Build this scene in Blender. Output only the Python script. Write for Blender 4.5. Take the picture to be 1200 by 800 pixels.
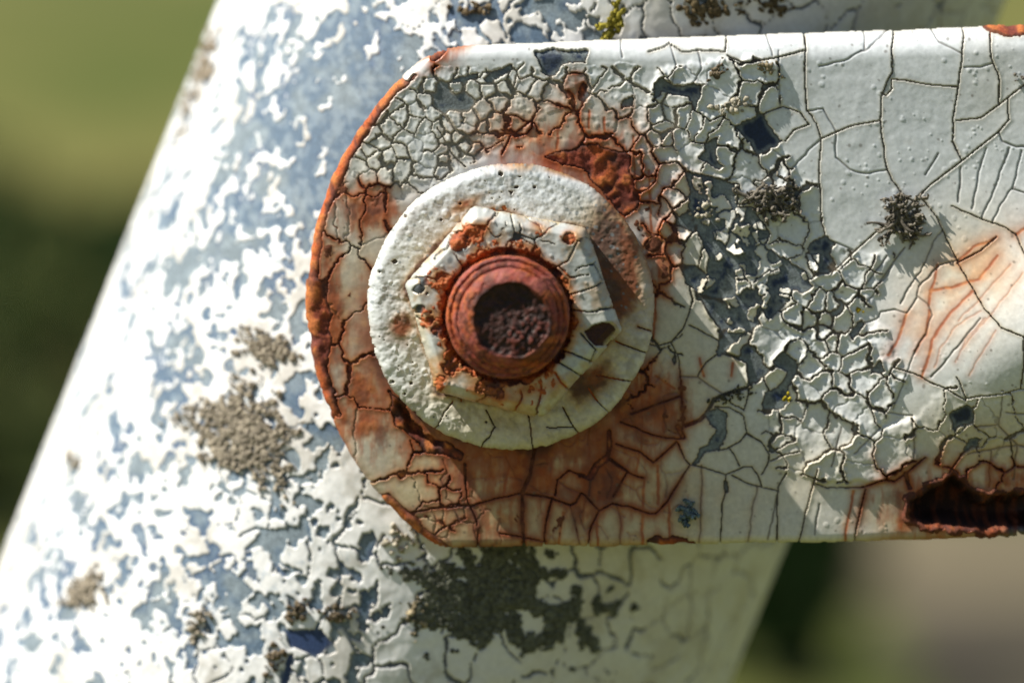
import bpy, math, random
import numpy as np

# ------------------------------------------------------------------ units
S = 1e-4          # one unit of the bracket drawing = 0.1 mm
H0 = 0.95         # height of the bolt above the ground (m)
DIST = 4000.0     # camera to bracket face, in 0.1 mm
TILT = math.radians(3.0)

sc = bpy.context.scene
for o in list(bpy.data.objects):
    bpy.data.objects.remove(o)

# ------------------------------------------------------------------ camera
cam = bpy.data.cameras.new("camera")
cam.sensor_width = 36.0
cam.lens = 120.0
cam.clip_start = 0.02
cam.clip_end = 500.0
cam.dof.use_dof = True
cam.dof.focus_distance = DIST * S - 0.0060
cam.dof.aperture_fstop = 9.5
camo = bpy.data.objects.new("camera", cam)
camo.location = (0, -DIST * S * math.cos(TILT), H0 + DIST * S * math.sin(TILT))
camo.rotation_euler = (math.pi / 2 - TILT, 0, 0)
sc.collection.objects.link(camo)
sc.camera = camo

# ------------------------------------------------------------------ light
E = math.radians(8.0)                       # the sun rakes along the bracket face
SUN = np.array([-0.614 * math.cos(E), -math.sin(E), 0.789 * math.cos(E)])
SUN /= np.linalg.norm(SUN)
elev = math.asin(SUN[2])
azim = math.atan2(SUN[0], SUN[1])
w = bpy.data.worlds.new("World")
sc.world = w
w.use_nodes = True
nt = w.node_tree
sky = nt.nodes.new("ShaderNodeTexSky")
sky.sky_type = 'NISHITA'
sky.sun_disc = False
sky.sun_elevation = elev
sky.sun_rotation = azim
bg = nt.nodes["Background"]
bg.inputs["Strength"].default_value = 0.05
nt.links.new(sky.outputs[0], bg.inputs["Color"])
sun = bpy.data.lights.new("sun", 'SUN')
sun.energy = 5.0
sun.angle = math.radians(0.55)
sun.color = (1.0, 0.94, 0.84)
suno = bpy.data.objects.new("sun", sun)
sc.collection.objects.link(suno)
from mathutils import Vector
suno.rotation_euler = Vector(SUN).to_track_quat('Z', 'Y').to_euler()
suno.location = (-2, -2, 5)
sc.view_settings.view_transform = 'Standard'
sc.view_settings.look = 'None'
sc.view_settings.exposure = 0.72
sc.view_settings.gamma = 1.0
sc.view_settings.use_curve_mapping = False
sc.cycles.use_denoising = True
sc.cycles.max_bounces = 6

rng = np.random.default_rng(7)
random.seed(7)
C = sc.collection

# ------------------------------------------------------------------ numpy helpers
def smooth(e0, e1, x):
    t = np.clip((x - e0) / (e1 - e0), 0, 1)
    return t * t * (3 - 2 * t)

def vnoise(U, V, scale, seed):
    r = np.random.default_rng(seed)
    tab = r.random((128, 128)).astype(np.float32)
    x = U / scale + 1000.3; y = V / scale + 1000.7
    xi = np.floor(x).astype(np.int64); yi = np.floor(y).astype(np.int64)
    fx = (x - xi).astype(np.float32); fy = (y - yi).astype(np.float32)
    fx = fx * fx * fx * (fx * (fx * 6 - 15) + 10); fy = fy * fy * fy * (fy * (fy * 6 - 15) + 10)
    x0 = xi % 128; x1 = (xi + 1) % 128; y0 = yi % 128; y1 = (yi + 1) % 128
    return (tab[y0, x0] * (1 - fx) + tab[y0, x1] * fx) * (1 - fy) + (tab[y1, x0] * (1 - fx) + tab[y1, x1] * fx) * fy

def fbm(U, V, scale, seed, octv=4, gain=0.5):
    s = 0; a = 1; t = 0
    ca, sa = math.cos(0.6), math.sin(0.6)
    for i in range(octv):
        s = s + a * vnoise(U, V, scale, seed + i * 17); t += a
        a *= gain; scale = scale / 2.03
        U, V = U * ca - V * sa, U * sa + V * ca
    return s / t

def edt(mask, R):
    """distance (in cells) from every cell of mask to the nearest cell outside it, up to R"""
    BIG = R + 1
    g = np.where(mask, BIG, 0).astype(np.float32)
    for k in range(1, BIG):
        m = ~mask
        g[:, k:] = np.minimum(g[:, k:], np.where(m[:, :-k], k, BIG))
        g[:, :-k] = np.minimum(g[:, :-k], np.where(m[:, k:], k, BIG))
    g2 = g * g
    d2 = g2.copy()
    for k in range(1, BIG):
        d2[k:] = np.minimum(d2[k:], g2[:-k] + k * k)
        d2[:-k] = np.minimum(d2[:-k], g2[k:] + k * k)
    return np.minimum(np.sqrt(d2), BIG)

def blur3(a, n=1):
    for _ in range(n):
        p = np.pad(a, 1, mode='edge')
        a = (p[:-2, 1:-1] + p[2:, 1:-1] + p[1:-1, :-2] + p[1:-1, 2:] + 4 * p[1:-1, 1:-1] + 0.5 * (p[:-2, :-2] + p[2:, 2:] + p[:-2, 2:] + p[2:, :-2])) / 10.0
    return a

def dilate(m):
    p = np.pad(m, 1)
    r = p[1:-1, 1:-1].copy()
    for dy in (0, 1, 2):
        for dx in (0, 1, 2):
            r |= p[dy:dy + m.shape[0], dx:dx + m.shape[1]]
    return r

def label(mask):
    h, wd = mask.shape
    W2 = wd + 2
    todo = bytearray(np.pad(mask, 1).astype(np.uint8).tobytes())
    lab = np.zeros((h + 2) * W2, np.int32)
    n = 0
    pos = -1
    while True:
        pos = todo.find(1, pos + 1)
        if pos < 0:
            break
        n += 1
        st = [pos]; todo[pos] = 0; out = []
        while st:
            q = st.pop(); out.append(q)
            for r in (q - 1, q + 1, q - W2, q + W2):
                if todo[r]:
                    todo[r] = 0; st.append(r)
        lab[out] = n
    return lab.reshape(h + 2, W2)[1:-1, 1:-1], n

def seg_dist(U, V, pts, pad=20):
    """distance to a polyline, computed only near it"""
    D = np.full(U.shape, 1e3, np.float32)
    for (x0, y0), (x1, y1) in zip(pts[:-1], pts[1:]):
        m = (U > min(x0, x1) - pad) & (U < max(x0, x1) + pad) & (V > min(y0, y1) - pad) & (V < max(y0, y1) + pad)
        ii = np.nonzero(m)
        if len(ii[0]) == 0:
            continue
        u = U[ii] - x0; v = V[ii] - y0
        dx, dy = x1 - x0, y1 - y0
        t = np.clip((u * dx + v * dy) / (dx * dx + dy * dy + 1e-9), 0, 1)
        D[ii] = np.minimum(D[ii], np.hypot(u - t * dx, v - t * dy))
    return D

def poly_sd(U, V, pts):
    """signed distance to a polygon, positive inside"""
    D = np.full(U.shape, 1e9, np.float32)
    ins = np.zeros(U.shape, bool)
    n = len(pts)
    for i in range(n):
        x0, y0 = pts[i]; x1, y1 = pts[(i + 1) % n]
        dx, dy = x1 - x0, y1 - y0
        t = np.clip(((U - x0) * dx + (V - y0) * dy) / (dx * dx + dy * dy + 1e-9), 0, 1)
        D = np.minimum(D, np.hypot(U - x0 - t * dx, V - y0 - t * dy))
        c = ((y0 > V) != (y1 > V))
        if abs(y1 - y0) > 1e-9:
            ins ^= c & (U < (x1 - x0) * (V - y0) / (y1 - y0) + x0)
    return np.where(ins, D, -D)

def gauss(U, V, x, y, rx, ry, rot=0.0):
    c, s = math.cos(rot), math.sin(rot)
    a = (U - x) * c + (V - y) * s; b = -(U - x) * s + (V - y) * c
    return np.exp(-((a / rx) ** 2 + (b / ry) ** 2))

def mix(a, b, t):
    return a + (b - a) * t[..., None]

def voronoi_gap(U, V, zone, spacing_fn, seed, box, tries=9000, merge=0.0, wvar=0.0):
    """distance from each cell of zone to the nearest Voronoi border of scattered seeds"""
    r = np.random.default_rng(seed)
    pts = np.zeros((0, 2)); sp = []
    P = []
    cand = np.column_stack([r.uniform(box[0], box[2], tries), r.uniform(box[1], box[3], tries)])
    ss = spacing_fn(cand[:, 0], cand[:, 1])
    arr = np.zeros((tries, 2)); n = 0
    for i in range(tries):
        if n:
            d = np.hypot(arr[:n, 0] - cand[i, 0], arr[:n, 1] - cand[i, 1]).min()
            if d < 0.72 * ss[i]:
                continue
        arr[n] = cand[i]; n += 1
    arr = arr[:n]
    ids = np.arange(n); hid_ = (ids * 7919 + seed * 31) % 1009
    G = np.full(U.shape, 1e3, np.float32); GH = np.full(U.shape, 1e3, np.float32)
    H, W = U.shape
    smax = float(ss.max())
    T = 48
    for y in range(0, H, T):
        for x in range(0, W, T):
            z = zone[y:y + T, x:x + T]
            if not z.any():
                continue
            u = U[y:y + T, x:x + T]; v = V[y:y + T, x:x + T]
            si = np.nonzero((arr[:, 0] > u.min() - 2.2 * smax) & (arr[:, 0] < u.max() + 2.2 * smax) & (arr[:, 1] > v.min() - 2.2 * smax) & (arr[:, 1] < v.max() + 2.2 * smax))[0]
            sel = arr[si]
            if len(sel) < 3:
                continue
            d = (u[..., None] - sel[:, 0]) ** 2 + (v[..., None] - sel[:, 1]) ** 2
            i2 = np.argpartition(d, 1, axis=-1)[..., :2]
            dd = np.take_along_axis(d, i2, -1)
            sw = dd[..., 0] > dd[..., 1]
            a = np.where(sw, i2[..., 1], i2[..., 0]); b = np.where(sw, i2[..., 0], i2[..., 1])
            f1 = dd.min(-1); f2 = dd.max(-1)
            L = np.hypot(sel[a, 0] - sel[b, 0], sel[a, 1] - sel[b, 1])
            g = (f2 - f1) / (2 * L + 1e-6)
            ha = hid_[si[a]]; hb = hid_[si[b]]
            pr_ = ((ha * hb + (ha + hb) * 13) % 997) / 997.0
            p2_ = ((ha * hb * 3 + (ha + hb) * 101) % 991) / 991.0
            mg = pr_ < merge
            G[y:y + T, x:x + T] = np.where(z & ~mg, g - wvar * p2_ ** 3, 1e3)
            GH[y:y + T, x:x + T] = np.where(z & mg, g, 1e3)
    return G, GH

def dots(U, V, n, rmin, rmax, seed, zone=None, power=2.0):
    """0..1 field of small round spots of uneven size"""
    r = np.random.default_rng(seed)
    F = np.zeros(U.shape, np.float32)
    st = float(U[0, 1] - U[0, 0])
    H, W = U.shape
    for _ in range(n):
        cx_ = r.integers(0, W); cy_ = r.integers(0, H)
        rr_ = rmin + (rmax - rmin) * r.random() ** power
        asp = r.uniform(.7, 1.4); an = r.uniform(0, 3.14)
        if zone is not None and r.random() > zone[cy_, cx_]:
            continue
        k = int(rr_ * 2 / st) + 2
        sl = (slice(max(0, cy_ - k), cy_ + k + 1), slice(max(0, cx_ - k), cx_ + k + 1))
        a = U[sl] - U[cy_, cx_]; b = V[sl] - V[cy_, cx_]
        a, b = a * math.cos(an) + b * math.sin(an), (b * math.cos(an) - a * math.sin(an)) * asp
        F[sl] = np.maximum(F[sl], smooth(1.35, 0.55, np.hypot(a, b) / rr_))
    return F

# drawing plane (x right, y down, z towards the viewer) -> world
def world(x, y, z):
    return np.stack([(x - 600) * S, -z * S, H0 + (400 - y) * S], -1)

CT, ST = math.cos(TILT), math.sin(TILT)
def ray(px, py):
    px = np.asarray(px, float); py = np.asarray(py, float)
    a = (px - 600) / DIST; b = (400 - py) / DIST
    # camera frame -> drawing frame (x, up, towards viewer)
    up = b * CT - ST
    tz = -(CT + b * ST)
    return a, up, tz
CAMP = (0.0, DIST * ST, DIST * CT)
def unproj(px, py, z=0.0):
    """a point seen in the photograph -> the point of the plane z it lies on"""
    a, up, tz = ray(px, py)
    t = (z - CAMP[2]) / tz
    return 600 + t * a, 400 - (CAMP[1] + t * up)
def tr(pts, z=0.0):
    a = np.array(pts, float)
    x, y = unproj(a[:, 0], a[:, 1], z)
    return list(zip(x, y))

# ------------------------------------------------------------------ scene helpers
def link(o, parent=None):
    C.objects.link(o)
    if parent is not None:
        o.parent = parent
    return o

def empty(name, loc, label_, cat, group=None):
    o = bpy.data.objects.new(name, None)
    o.empty_display_size = 0.004
    o.location = loc
    o['label'] = label_; o['category'] = cat
    if group: o['group'] = group
    C.objects.link(o)
    return o

def mesh_np(name, verts, faces, col=None, mat=None, parent=None, center=True, smooth_=True):
    """verts (n,3) in world space, faces (m,3|4); col (n,4) -> point colour 'Col' (alpha = roughness)"""
    verts = np.asarray(verts, np.float64)
    faces = np.asarray(faces, np.int32)
    k = faces.shape[1]
    off = verts.mean(0) if center else np.zeros(3)
    me = bpy.data.meshes.new(name)
    me.vertices.add(len(verts))
    me.vertices.foreach_set("co", (verts - off).astype(np.float32).ravel())
    me.loops.add(faces.size)
    me.loops.foreach_set("vertex_index", faces.ravel())
    me.polygons.add(len(faces))
    me.polygons.foreach_set("loop_start", np.arange(0, faces.size, k, dtype=np.int32))
    me.polygons.foreach_set("use_smooth", np.full(len(faces), smooth_))
    me.update(calc_edges=True)
    if col is not None:
        at = me.color_attributes.new("Col", 'FLOAT_COLOR', 'POINT')
        at.data.foreach_set("color", np.asarray(col, np.float32).ravel())
    if mat: me.materials.append(mat)
    o = bpy.data.objects.new(name, me)
    C.objects.link(o)
    if parent is not None:
        o.parent = parent
        o.location = Vector(off) - parent.location
    else:
        o.location = off
    return o

def grid_patch(name, keep, P, col, mat, parent):
    """one mesh from the cells of a grid whose four corners are kept"""
    q = keep[:-1, :-1] & keep[1:, :-1] & keep[:-1, 1:] & keep[1:, 1:]
    if not q.any():
        return None
    idx = np.arange(keep.size).reshape(keep.shape)
    f = np.stack([idx[:-1, :-1][q], idx[1:, :-1][q], idx[1:, 1:][q], idx[:-1, 1:][q]], -1)
    used = np.unique(f)
    remap = np.full(keep.size, -1, np.int32); remap[used] = np.arange(len(used))
    return mesh_np(name, P.reshape(-1, 3)[used], remap[f], col.reshape(-1, 4)[used], mat, parent)

# ------------------------------------------------------------------ materials
def surf_mat(name, grain=0.25, gscale=2500.0, bump=0.25, bscale=3000.0, bdist=3e-5, spec=0.5, mottle=0.0):
    m = bpy.data.materials.new(name); m.use_nodes = True
    n = m.node_tree; b = n.nodes["Principled BSDF"]
    at = n.nodes.new("ShaderNodeAttribute"); at.attribute_name = "Col"
    tc = n.nodes.new("ShaderNodeTexCoord")
    no = n.nodes.new("ShaderNodeTexNoise"); no.inputs["Scale"].default_value = gscale; no.inputs["Detail"].default_value = 5; no.inputs["Roughness"].default_value = 0.65
    n.links.new(tc.outputs["Object"], no.inputs["Vector"])
    mr = n.nodes.new("ShaderNodeMapRange")
    mr.inputs["From Min"].default_value = 0.3; mr.inputs["From Max"].default_value = 0.7
    mr.inputs["To Min"].default_value = 1 - grain; mr.inputs["To Max"].default_value = 1 + grain * 0.6
    n.links.new(no.outputs["Fac"], mr.inputs["Value"])
    mx = n.nodes.new("ShaderNodeVectorMath"); mx.operation = 'SCALE'
    n.links.new(at.outputs["Color"], mx.inputs[0]); n.links.new(mr.outputs[0], mx.inputs["Scale"])
    n.links.new(mx.outputs[0], b.inputs["Base Color"])
    n.links.new(at.outputs["Alpha"], b.inputs["Roughness"])
    b.inputs["Specular IOR Level"].default_value = spec
    n2 = n.nodes.new("ShaderNodeTexNoise"); n2.inputs["Scale"].default_value = bscale; n2.inputs["Detail"].default_value = 4
    n.links.new(tc.outputs["Object"], n2.inputs["Vector"])
    bp = n.nodes.new("ShaderNodeBump"); bp.inputs["Strength"].default_value = bump; bp.inputs["Distance"].default_value = bdist
    n.links.new(n2.outputs["Fac"], bp.inputs["Height"]); n.links.new(bp.outputs[0], b.inputs["Normal"])
    return m

M_PAINT = surf_mat("cracked_paint", 0.10, 1800, 0.25, 2600, 2.0e-5, 0.5)
M_BASE = surf_mat("primer_and_rust", 0.45, 3600, 0.8, 4200, 6e-5, 0.35)
M_RUST = surf_mat("bolt_rust", 0.45, 2400, 0.6, 3500, 6e-5, 0.35)
M_POLE = surf_mat("pole_paint", 0.10, 1200, 0.25, 2000, 2e-5, 0.5)
M_LICH = surf_mat("lichen_crust", 0.45, 2500, 0.6, 3500, 6e-5, 0.1)

WHITE = np.array([0.685, 0.73, 0.76]); CREAM = np.array([0.55, 0.47, 0.30]); OCHRE = np.array([0.50, 0.30, 0.11])
RUST = np.array([0.40, 0.088, 0.020]); ORANGE = np.array([0.55, 0.185, 0.05]); DRUST = np.array([0.055, 0.020, 0.015])
NAVY = np.array([0.018, 0.034, 0.085]); PRIMER = np.array([0.185, 0.215, 0.225]); DIRT = np.array([0.075, 0.058, 0.042])
REDRUST = np.array([0.24, 0.048, 0.030])

def full(shape, c):
    return np.broadcast_to(c, shape + (3,)).astype(np.float32).copy()

def normals(P):
    du = np.gradient(P, axis=1); dv = np.gradient(P, axis=0)
    n = np.cross(du, dv)
    return n / (np.linalg.norm(n, axis=-1, keepdims=True) + 1e-12)

def flakes(root, P, N, chips, hchip, ccol, mat, maxparts=295, small=30, name="paint_flake"):
    """split the paint mask into its islands; every island is one mesh"""
    lab, n = label(chips)
    cnt = np.bincount(lab.ravel(), minlength=n + 1); cnt[0] = 0
    order = [k for k in np.argsort(-cnt) if cnt[k] >= small]
    ys, xs = np.nonzero(lab)
    lv = lab[ys, xs]
    x0 = np.full(n + 1, 10 ** 6); x1 = np.zeros(n + 1, int); y0 = x0.copy(); y1 = x1.copy()
    np.minimum.at(x0, lv, xs); np.maximum.at(x1, lv, xs); np.minimum.at(y0, lv, ys); np.maximum.at(y1, lv, ys)
    out = []
    PW = world(P[..., 0], P[..., 1], P[..., 2])
    NW = np.stack([N[..., 0], -N[..., 2], -N[..., 1]], -1) * S
    def make(nm, m, sl):
        keep = dilate(m)
        h = np.where(m, hchip[sl], -4.0)
        return grid_patch(nm, keep, PW[sl] + NW[sl] * h[..., None], ccol[sl], mat, root)
    for k in order[:maxparts]:
        sl = (slice(max(0, y0[k] - 2), y1[k] + 3), slice(max(0, x0[k] - 2), x1[k] + 3))
        o = make(name, lab[sl] == k, sl)
        if o: out.append(o)
    rest = order[maxparts:]
    if rest:
        m = np.isin(lab, rest)
        o = make("paint_crumbs", m, (slice(None), slice(None)))
        if o: o['kind'] = 'stuff'
    return lab, cnt

def chip_heights(lab, n, chips, U, V, d, thick, curl, tilt, seed):
    """thickness, curled rim and a slight tilt of its own for every flake"""
    r = np.random.default_rng(seed)
    cnt = np.bincount(lab.ravel(), minlength=n + 1).astype(float); cnt[cnt == 0] = 1
    cx = np.bincount(lab.ravel(), U.ravel(), minlength=n + 1) / cnt
    cy = np.bincount(lab.ravel(), V.ravel(), minlength=n + 1) / cnt
    size = np.sqrt(cnt)
    tk = r.uniform(0.8, 1.25, n + 1)[lab] * thick
    tx = (r.normal(0, 1, n + 1) / np.maximum(size, 8))[lab]; ty = (r.normal(0, 1, n + 1) / np.maximum(size, 8))[lab]
    cu = (r.uniform(0.1, 1.0, n + 1) ** 1.3)[lab]
    h = tk * np.clip((d - 0.05) / 0.75, 0, 1)
    side = r.uniform(0, 6.283, n + 1)
    gyy, gxx = np.gradient(blur3(d, 2))
    one = 0.35 + 0.65 * smooth(-0.2, 0.8, -(gxx * np.cos(side)[lab] + gyy * np.sin(side)[lab]))
    h = h + cu * curl * one * (1 - np.clip(d / 6.5, 0, 1)) ** 1.6 * np.clip((d - 0.1) / 1.0, 0, 1)
    h = h + tilt * (tx * (U - cx[lab]) + ty * (V - cy[lab])) * np.clip(d / 1.1, 0, 1)
    return h

# =================================================================== FLAT BAR BRACKET
THK = 55.0
step = 1.0
u = np.arange(338, 1268, step); v = np.arange(14, 664, step)
U, V = np.meshgrid(u, v)
U = U.astype(np.float32); V = V.astype(np.float32)
xt, yt = unproj([520, 1150], [56, 31.5]); xb, yb = unproj([520, 1060], [641, 630.5])
ac = unproj(719, 350)
wob = (fbm(U, V, 60, 91, 3) - 0.5) * 6 + (fbm(U, V, 12, 92, 2) - 0.5) * 2.2
dT = V - (yt[0] + (U - xt[0]) * (yt[1] - yt[0]) / (xt[1] - xt[0])) + wob * 0.35
dB = (yb[0] + (U - xb[0]) * (yb[1] - yb[0]) / (xb[1] - xb[0])) - V + wob * 0.6 - np.clip(U - 1090, 0, 200) * 0.03
rA = np.hypot(U - ac[0], V - ac[1])
dA = np.where(U < ac[0], 357 - rA, 1e3) + wob * 0.5
def softmin(a, b, k):
    h = np.clip(0.5 + 0.5 * (b - a) / k, 0, 1)
    return b * (1 - h) + a * h - k * h * (1 - h)
dE = softmin(softmin(dT, dA, 22), dB, 16)
gy, gx = np.gradient(dE)
gl = np.hypot(gx, gy) + 1e-6
outm = dE < 0
UX = np.where(outm, U - dE * gx / gl, U); VX = np.where(outm, V - dE * gy / gl, V)
def edge_drop(d, R, depth=None):
    t = np.clip((R - d) / R, 0, 1)
    return (depth or R) * (1 - np.sqrt(np.maximum(0, 1 - t * t)))
RT = 16 + 16 * smooth(560, 900, U)
Z = -edge_drop(dT, RT, 1.0) * RT - edge_drop(dA, 13.0) - edge_drop(dB, 9.0)
bulge = 52 * gauss(U, V, 1222, 392, 150, 92, -0.42)
Z = Z + bulge + (fbm(U, V, 130, 5, 2) - 0.5) * 5
# hammered-out torn lip at the lower right
hole = tr([(1062, 586), (1082, 571), (1118, 556), (1138, 569), (1154, 582), (1176, 579), (1200, 574), (1275, 570), (1275, 618), (1200, 620), (1151, 622), (1085, 617), (1064, 604)])
nw = (fbm(U, V, 14, 33, 3) - 0.5) * 12
hs = poly_sd(U, V, hole) + nw * 0.9 + (fbm(U, V, 7, 35, 3) - .5) * 5
Z = np.where(outm, -THK, np.maximum(Z, -THK))
P = np.stack([UX, VX, Z], -1)
N = normals(np.stack([U, V, blur3(np.where(outm, np.minimum(Z, -14), Z), 2)], -1))

Z_BAR = Z.copy(); U0_, V0_ = float(U[0, 0]), float(V[0, 0])
def zbar_at(x, y):
    j = int(np.clip(round(x - U0_), 0, Z_BAR.shape[1] - 1)); i = int(np.clip(round(y - V0_), 0, Z_BAR.shape[0] - 1))
    return float(Z_BAR[i, j])
WC = unproj(599, 360, 40)     # washer centre
rW = np.hypot(U - WC[0], V - WC[1])

CR = []   # (points, width) : cracks right through the paint
def cr(w_, *pts): CR.append((tr(pts), w_))
# large plates at the right
cr(2.6, (1050, 20), (1050, 36), (1046, 56), (1045, 86), (1040, 95), (1032, 115), (1032, 141), (1035, 174), (1039, 196), (1046, 212), (1062, 232), (1070, 236))
cr(2.4, (1046, 93), (1079, 98), (1123, 102))
cr(2.2, (1032, 110), (1038, 113), (1046, 104), (1045, 93))
cr(2.8, (1131, 20), (1131, 32), (1127, 67), (1123, 102), (1117, 138), (1117, 166), (1127, 188))
cr(2.4, (1230, 78), (1200, 100), (1172, 122), (1150, 138), (1120, 142))
cr(2.2, (1181, 117), (1182, 141), (1170, 155), (1142, 177), (1127, 189), (1090, 217), (1071, 236), (1057, 250), (1029, 270), (1002, 294), (975, 320))
cr(2.2, (1162, 20), (1161, 67), (1170, 89), (1171, 121))
cr(2.0, (1130, 79), (1148, 79), (1163, 75))
cr(1.6, (1092, 20), (1093, 34), (1101, 50), (1128, 64))
cr(2.4, (962, 163), (980, 155), (996, 148), (1032, 141))
cr(2.0, (980, 155), (979, 170), (980, 185), (996, 199), (1016, 204), (1039, 200))
cr(2.0, (960, 78), (980, 74), (1013, 60), (1014, 45), (1014, 20))
cr(1.6, (1013, 60), (1035, 42), (1048, 34))
cr(2.0, (1170, 155), (1175, 166), (1192, 173), (1230, 170))
cr(1.8, (1156, 174), (1145, 210), (1139, 245))
cr(1.8, (1183, 174), (1170, 210), (1156, 240), (1150, 257))
cr(1.8, (1197, 177), (1186, 221), (1172, 240), (1162, 262))
cr(1.8, (1186, 222), (1230, 236))
cr(2.6, (1082, 234), (1098, 256), (1117, 297), (1134, 330), (1150, 363), (1167, 382), (1192, 393), (1200, 395))
cr(2.4, (1230, 330), (1200, 368), (1192, 399), (1192, 434), (1190, 452))
cr(2.4, (1115, 242), (1150, 257), (1178, 267), (1189, 275), (1200, 300), (1230, 318))
cr(2.2, (1167, 278), (1148, 294), (1121, 308))
cr(2.0, (1123, 305), (1101, 311), (1076, 335), (1073, 346), (1087, 357), (1090, 368), (1084, 390), (1071, 410), (1062, 437), (1045, 478))
cr(2.0, (1012, 378), (1027, 374), (1032, 366), (1049, 363), (1062, 367), (1073, 348))
cr(2.0, (962, 279), (980, 285), (1002, 294))
cr(1.6, (1104, 270), (1098, 278), (1082, 311), (1054, 355))
cr(1.6, (1046, 311), (1013, 360))
cr(2.2, (943, 15), (944, 50), (943, 80), (945, 130), (958, 145), (962, 163), (960, 200), (963, 260), (968, 282))
cr(2.0, (962, 163), (945, 180), (930, 196), (918, 215))
cr(2.0, (945, 130), (965, 128), (980, 155))
cr(2.2, (895, 133), (918, 125), (938, 133), (948, 146), (930, 153), (920, 166))
cr(2.0, (912, 60), (912, 85), (914, 125))
# top edge
cr(2.4, (852, 66), (868, 74), (888, 72), (912, 68), (943, 60))
cr(2.2, (760, 62), (778, 57), (785, 52), (800, 62), (818, 60), (850, 62), (853, 40), (852, 20))
cr(1.8, (905, 66), (900, 45), (895, 20))
cr(1.8, (730, 68), (728, 50), (724, 20))
cr(2.0, (786, 55), (792, 75), (788, 98)); cr(2.0, (818, 60), (822, 80), (812, 100))
# lower middle
cr(2.4, (797, 312), (807, 335), (812, 352), (807, 367), (800, 385), (787, 400), (770, 405), (758, 402))
cr(2.6, (787, 402), (794, 415), (797, 440), (799, 470), (800, 497), (797, 512))
cr(2.0, (797, 441), (817, 441), (832, 452), (845, 460))
cr(2.2, (807, 381), (825, 390), (842, 401)); cr(2.2, (817, 440), (827, 425), (840, 415))
cr(5.0, (797, 312), (812, 330), (818, 350), (838, 352), (850, 360)); cr(5.0, (845, 388), (843, 405), (842, 412), (860, 418), (876, 424), (880, 452))
cr(4.0, (820, 348), (845, 386)); cr(4.5, (880, 452), (855, 460), (837, 467), (827, 485), (820, 492), (803, 498))
cr(3.0, (727, 494), (747, 501), (765, 510), (797, 514)); cr(7.0, (794, 500), (800, 512))
cr(2.6, (796, 464), (772, 472), (755, 479), (740, 484))
cr(2.2, (712, 536), (720, 542), (740, 555), (755, 560)); cr(2.2, (721, 520), (750, 530), (765, 542), (777, 532), (793, 517))
cr(2.2, (794, 518), (802, 537), (809, 544), (797, 562), (782, 587), (770, 600), (761, 601), (740, 594), (718, 589), (703, 597))
cr(3.0, (812, 544), (832, 549), (850, 556), (870, 547), (880, 547), (892, 562), (893, 570))
cr(2.2, (858, 556), (875, 565), (892, 570), (912, 575)); cr(2.8, (922, 553), (912, 570), (910, 600), (912, 645))
cr(2.8, (850, 556), (850, 577), (846, 590), (844, 645)); cr(6.0, (850, 565), (851, 575)); cr(2.0, (887, 570), (882, 595), (874, 645))
cr(2.0, (822, 545), (822, 580), (819, 645))
cr(2.2, (855, 525), (867, 545)); cr(2.4, (842, 527), (852, 525), (867, 517), (875, 507), (872, 487), (855, 477), (838, 476))
cr(3.4, (875, 507), (892, 517), (902, 532), (899, 545), (892, 556)); cr(3.0, (902, 540), (920, 532), (938, 528))
cr(2.2, (856, 472), (872, 480), (879, 452))
cr(3.2, (470, 604), (480, 601), (508, 594), (551, 592), (571, 586), (610, 577), (640, 581), (668, 592), (675, 588), (681, 577))
cr(3.4, (545, 543), (547, 584), (554, 597), (560, 614), (560, 650)); cr(4.0, (627, 522), (621, 556), (612, 577), (612, 610), (614, 650))
cr(2.8, (647, 582), (640, 610), (636, 650)); cr(3.4, (586, 624), (614, 630), (640, 634)); cr(2.0, (668, 591), (673, 610), (682, 645))
cr(2.6, (681, 577), (688, 582), (703, 597), (692, 619), (688, 650)); cr(2.0, (723, 590), (727, 610), (727, 650))
cr(6.0, (714, 505), (714, 523), (712, 536)); cr(9.0, (711, 536), (699, 545), (692, 558)); cr(5.0, (692, 560), (679, 556)); cr(2.4, (679, 556), (666, 551), (653, 562), (651, 580))
cr(2.2, (716, 536), (736, 551), (718, 582)); cr(2.0, (692, 560), (690, 580)); cr(2, (653, 562), (668, 573), (681, 577))
cr(2.4, (953, 565), (969, 571), (1012, 570), (1034, 561), (1048, 563), (1061, 554), (1084, 534)); cr(5.0, (1061, 554), (1066, 571))
cr(2.2, (958, 548), (945, 596), (934, 645)); cr(2.2, (1014, 572), (998, 645))
cr(2.2, (1016, 458), (1025, 494), (1030, 500)); cr(2.0, (1025, 480), (1069, 486), (1071, 538)); cr(1.8, (1030, 500), (1000, 530))
cr(2.4, (1118, 440), (1129, 464), (1170, 458), (1187, 453), (1230, 450)); cr(2.0, (1170, 462), (1168, 497), (1190, 519), (1230, 530)); cr(2.0, (1140, 497), (1168, 495))
cr(2.4, (1045, 430), (1063, 434), (1104, 453), (1121, 461), (1129, 466)); cr(3.0, (1148, 512), (1124, 533), (1112, 552)); cr(2.0, (1175, 480), (1230, 484))
cr(1.8, (1190, 519), (1186, 560)); cr(1.8, (1160, 525), (1158, 570)); cr(1.8, (1132, 530), (1160, 525), (1190, 519))
cr(2.4, (625, 140), (612, 150), (598, 160), (588, 182)); cr(2.6, (545, 196), (530, 182), (521, 165), (512, 150)); cr(2.4, (592, 95), (600, 110), (606, 88))

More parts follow.
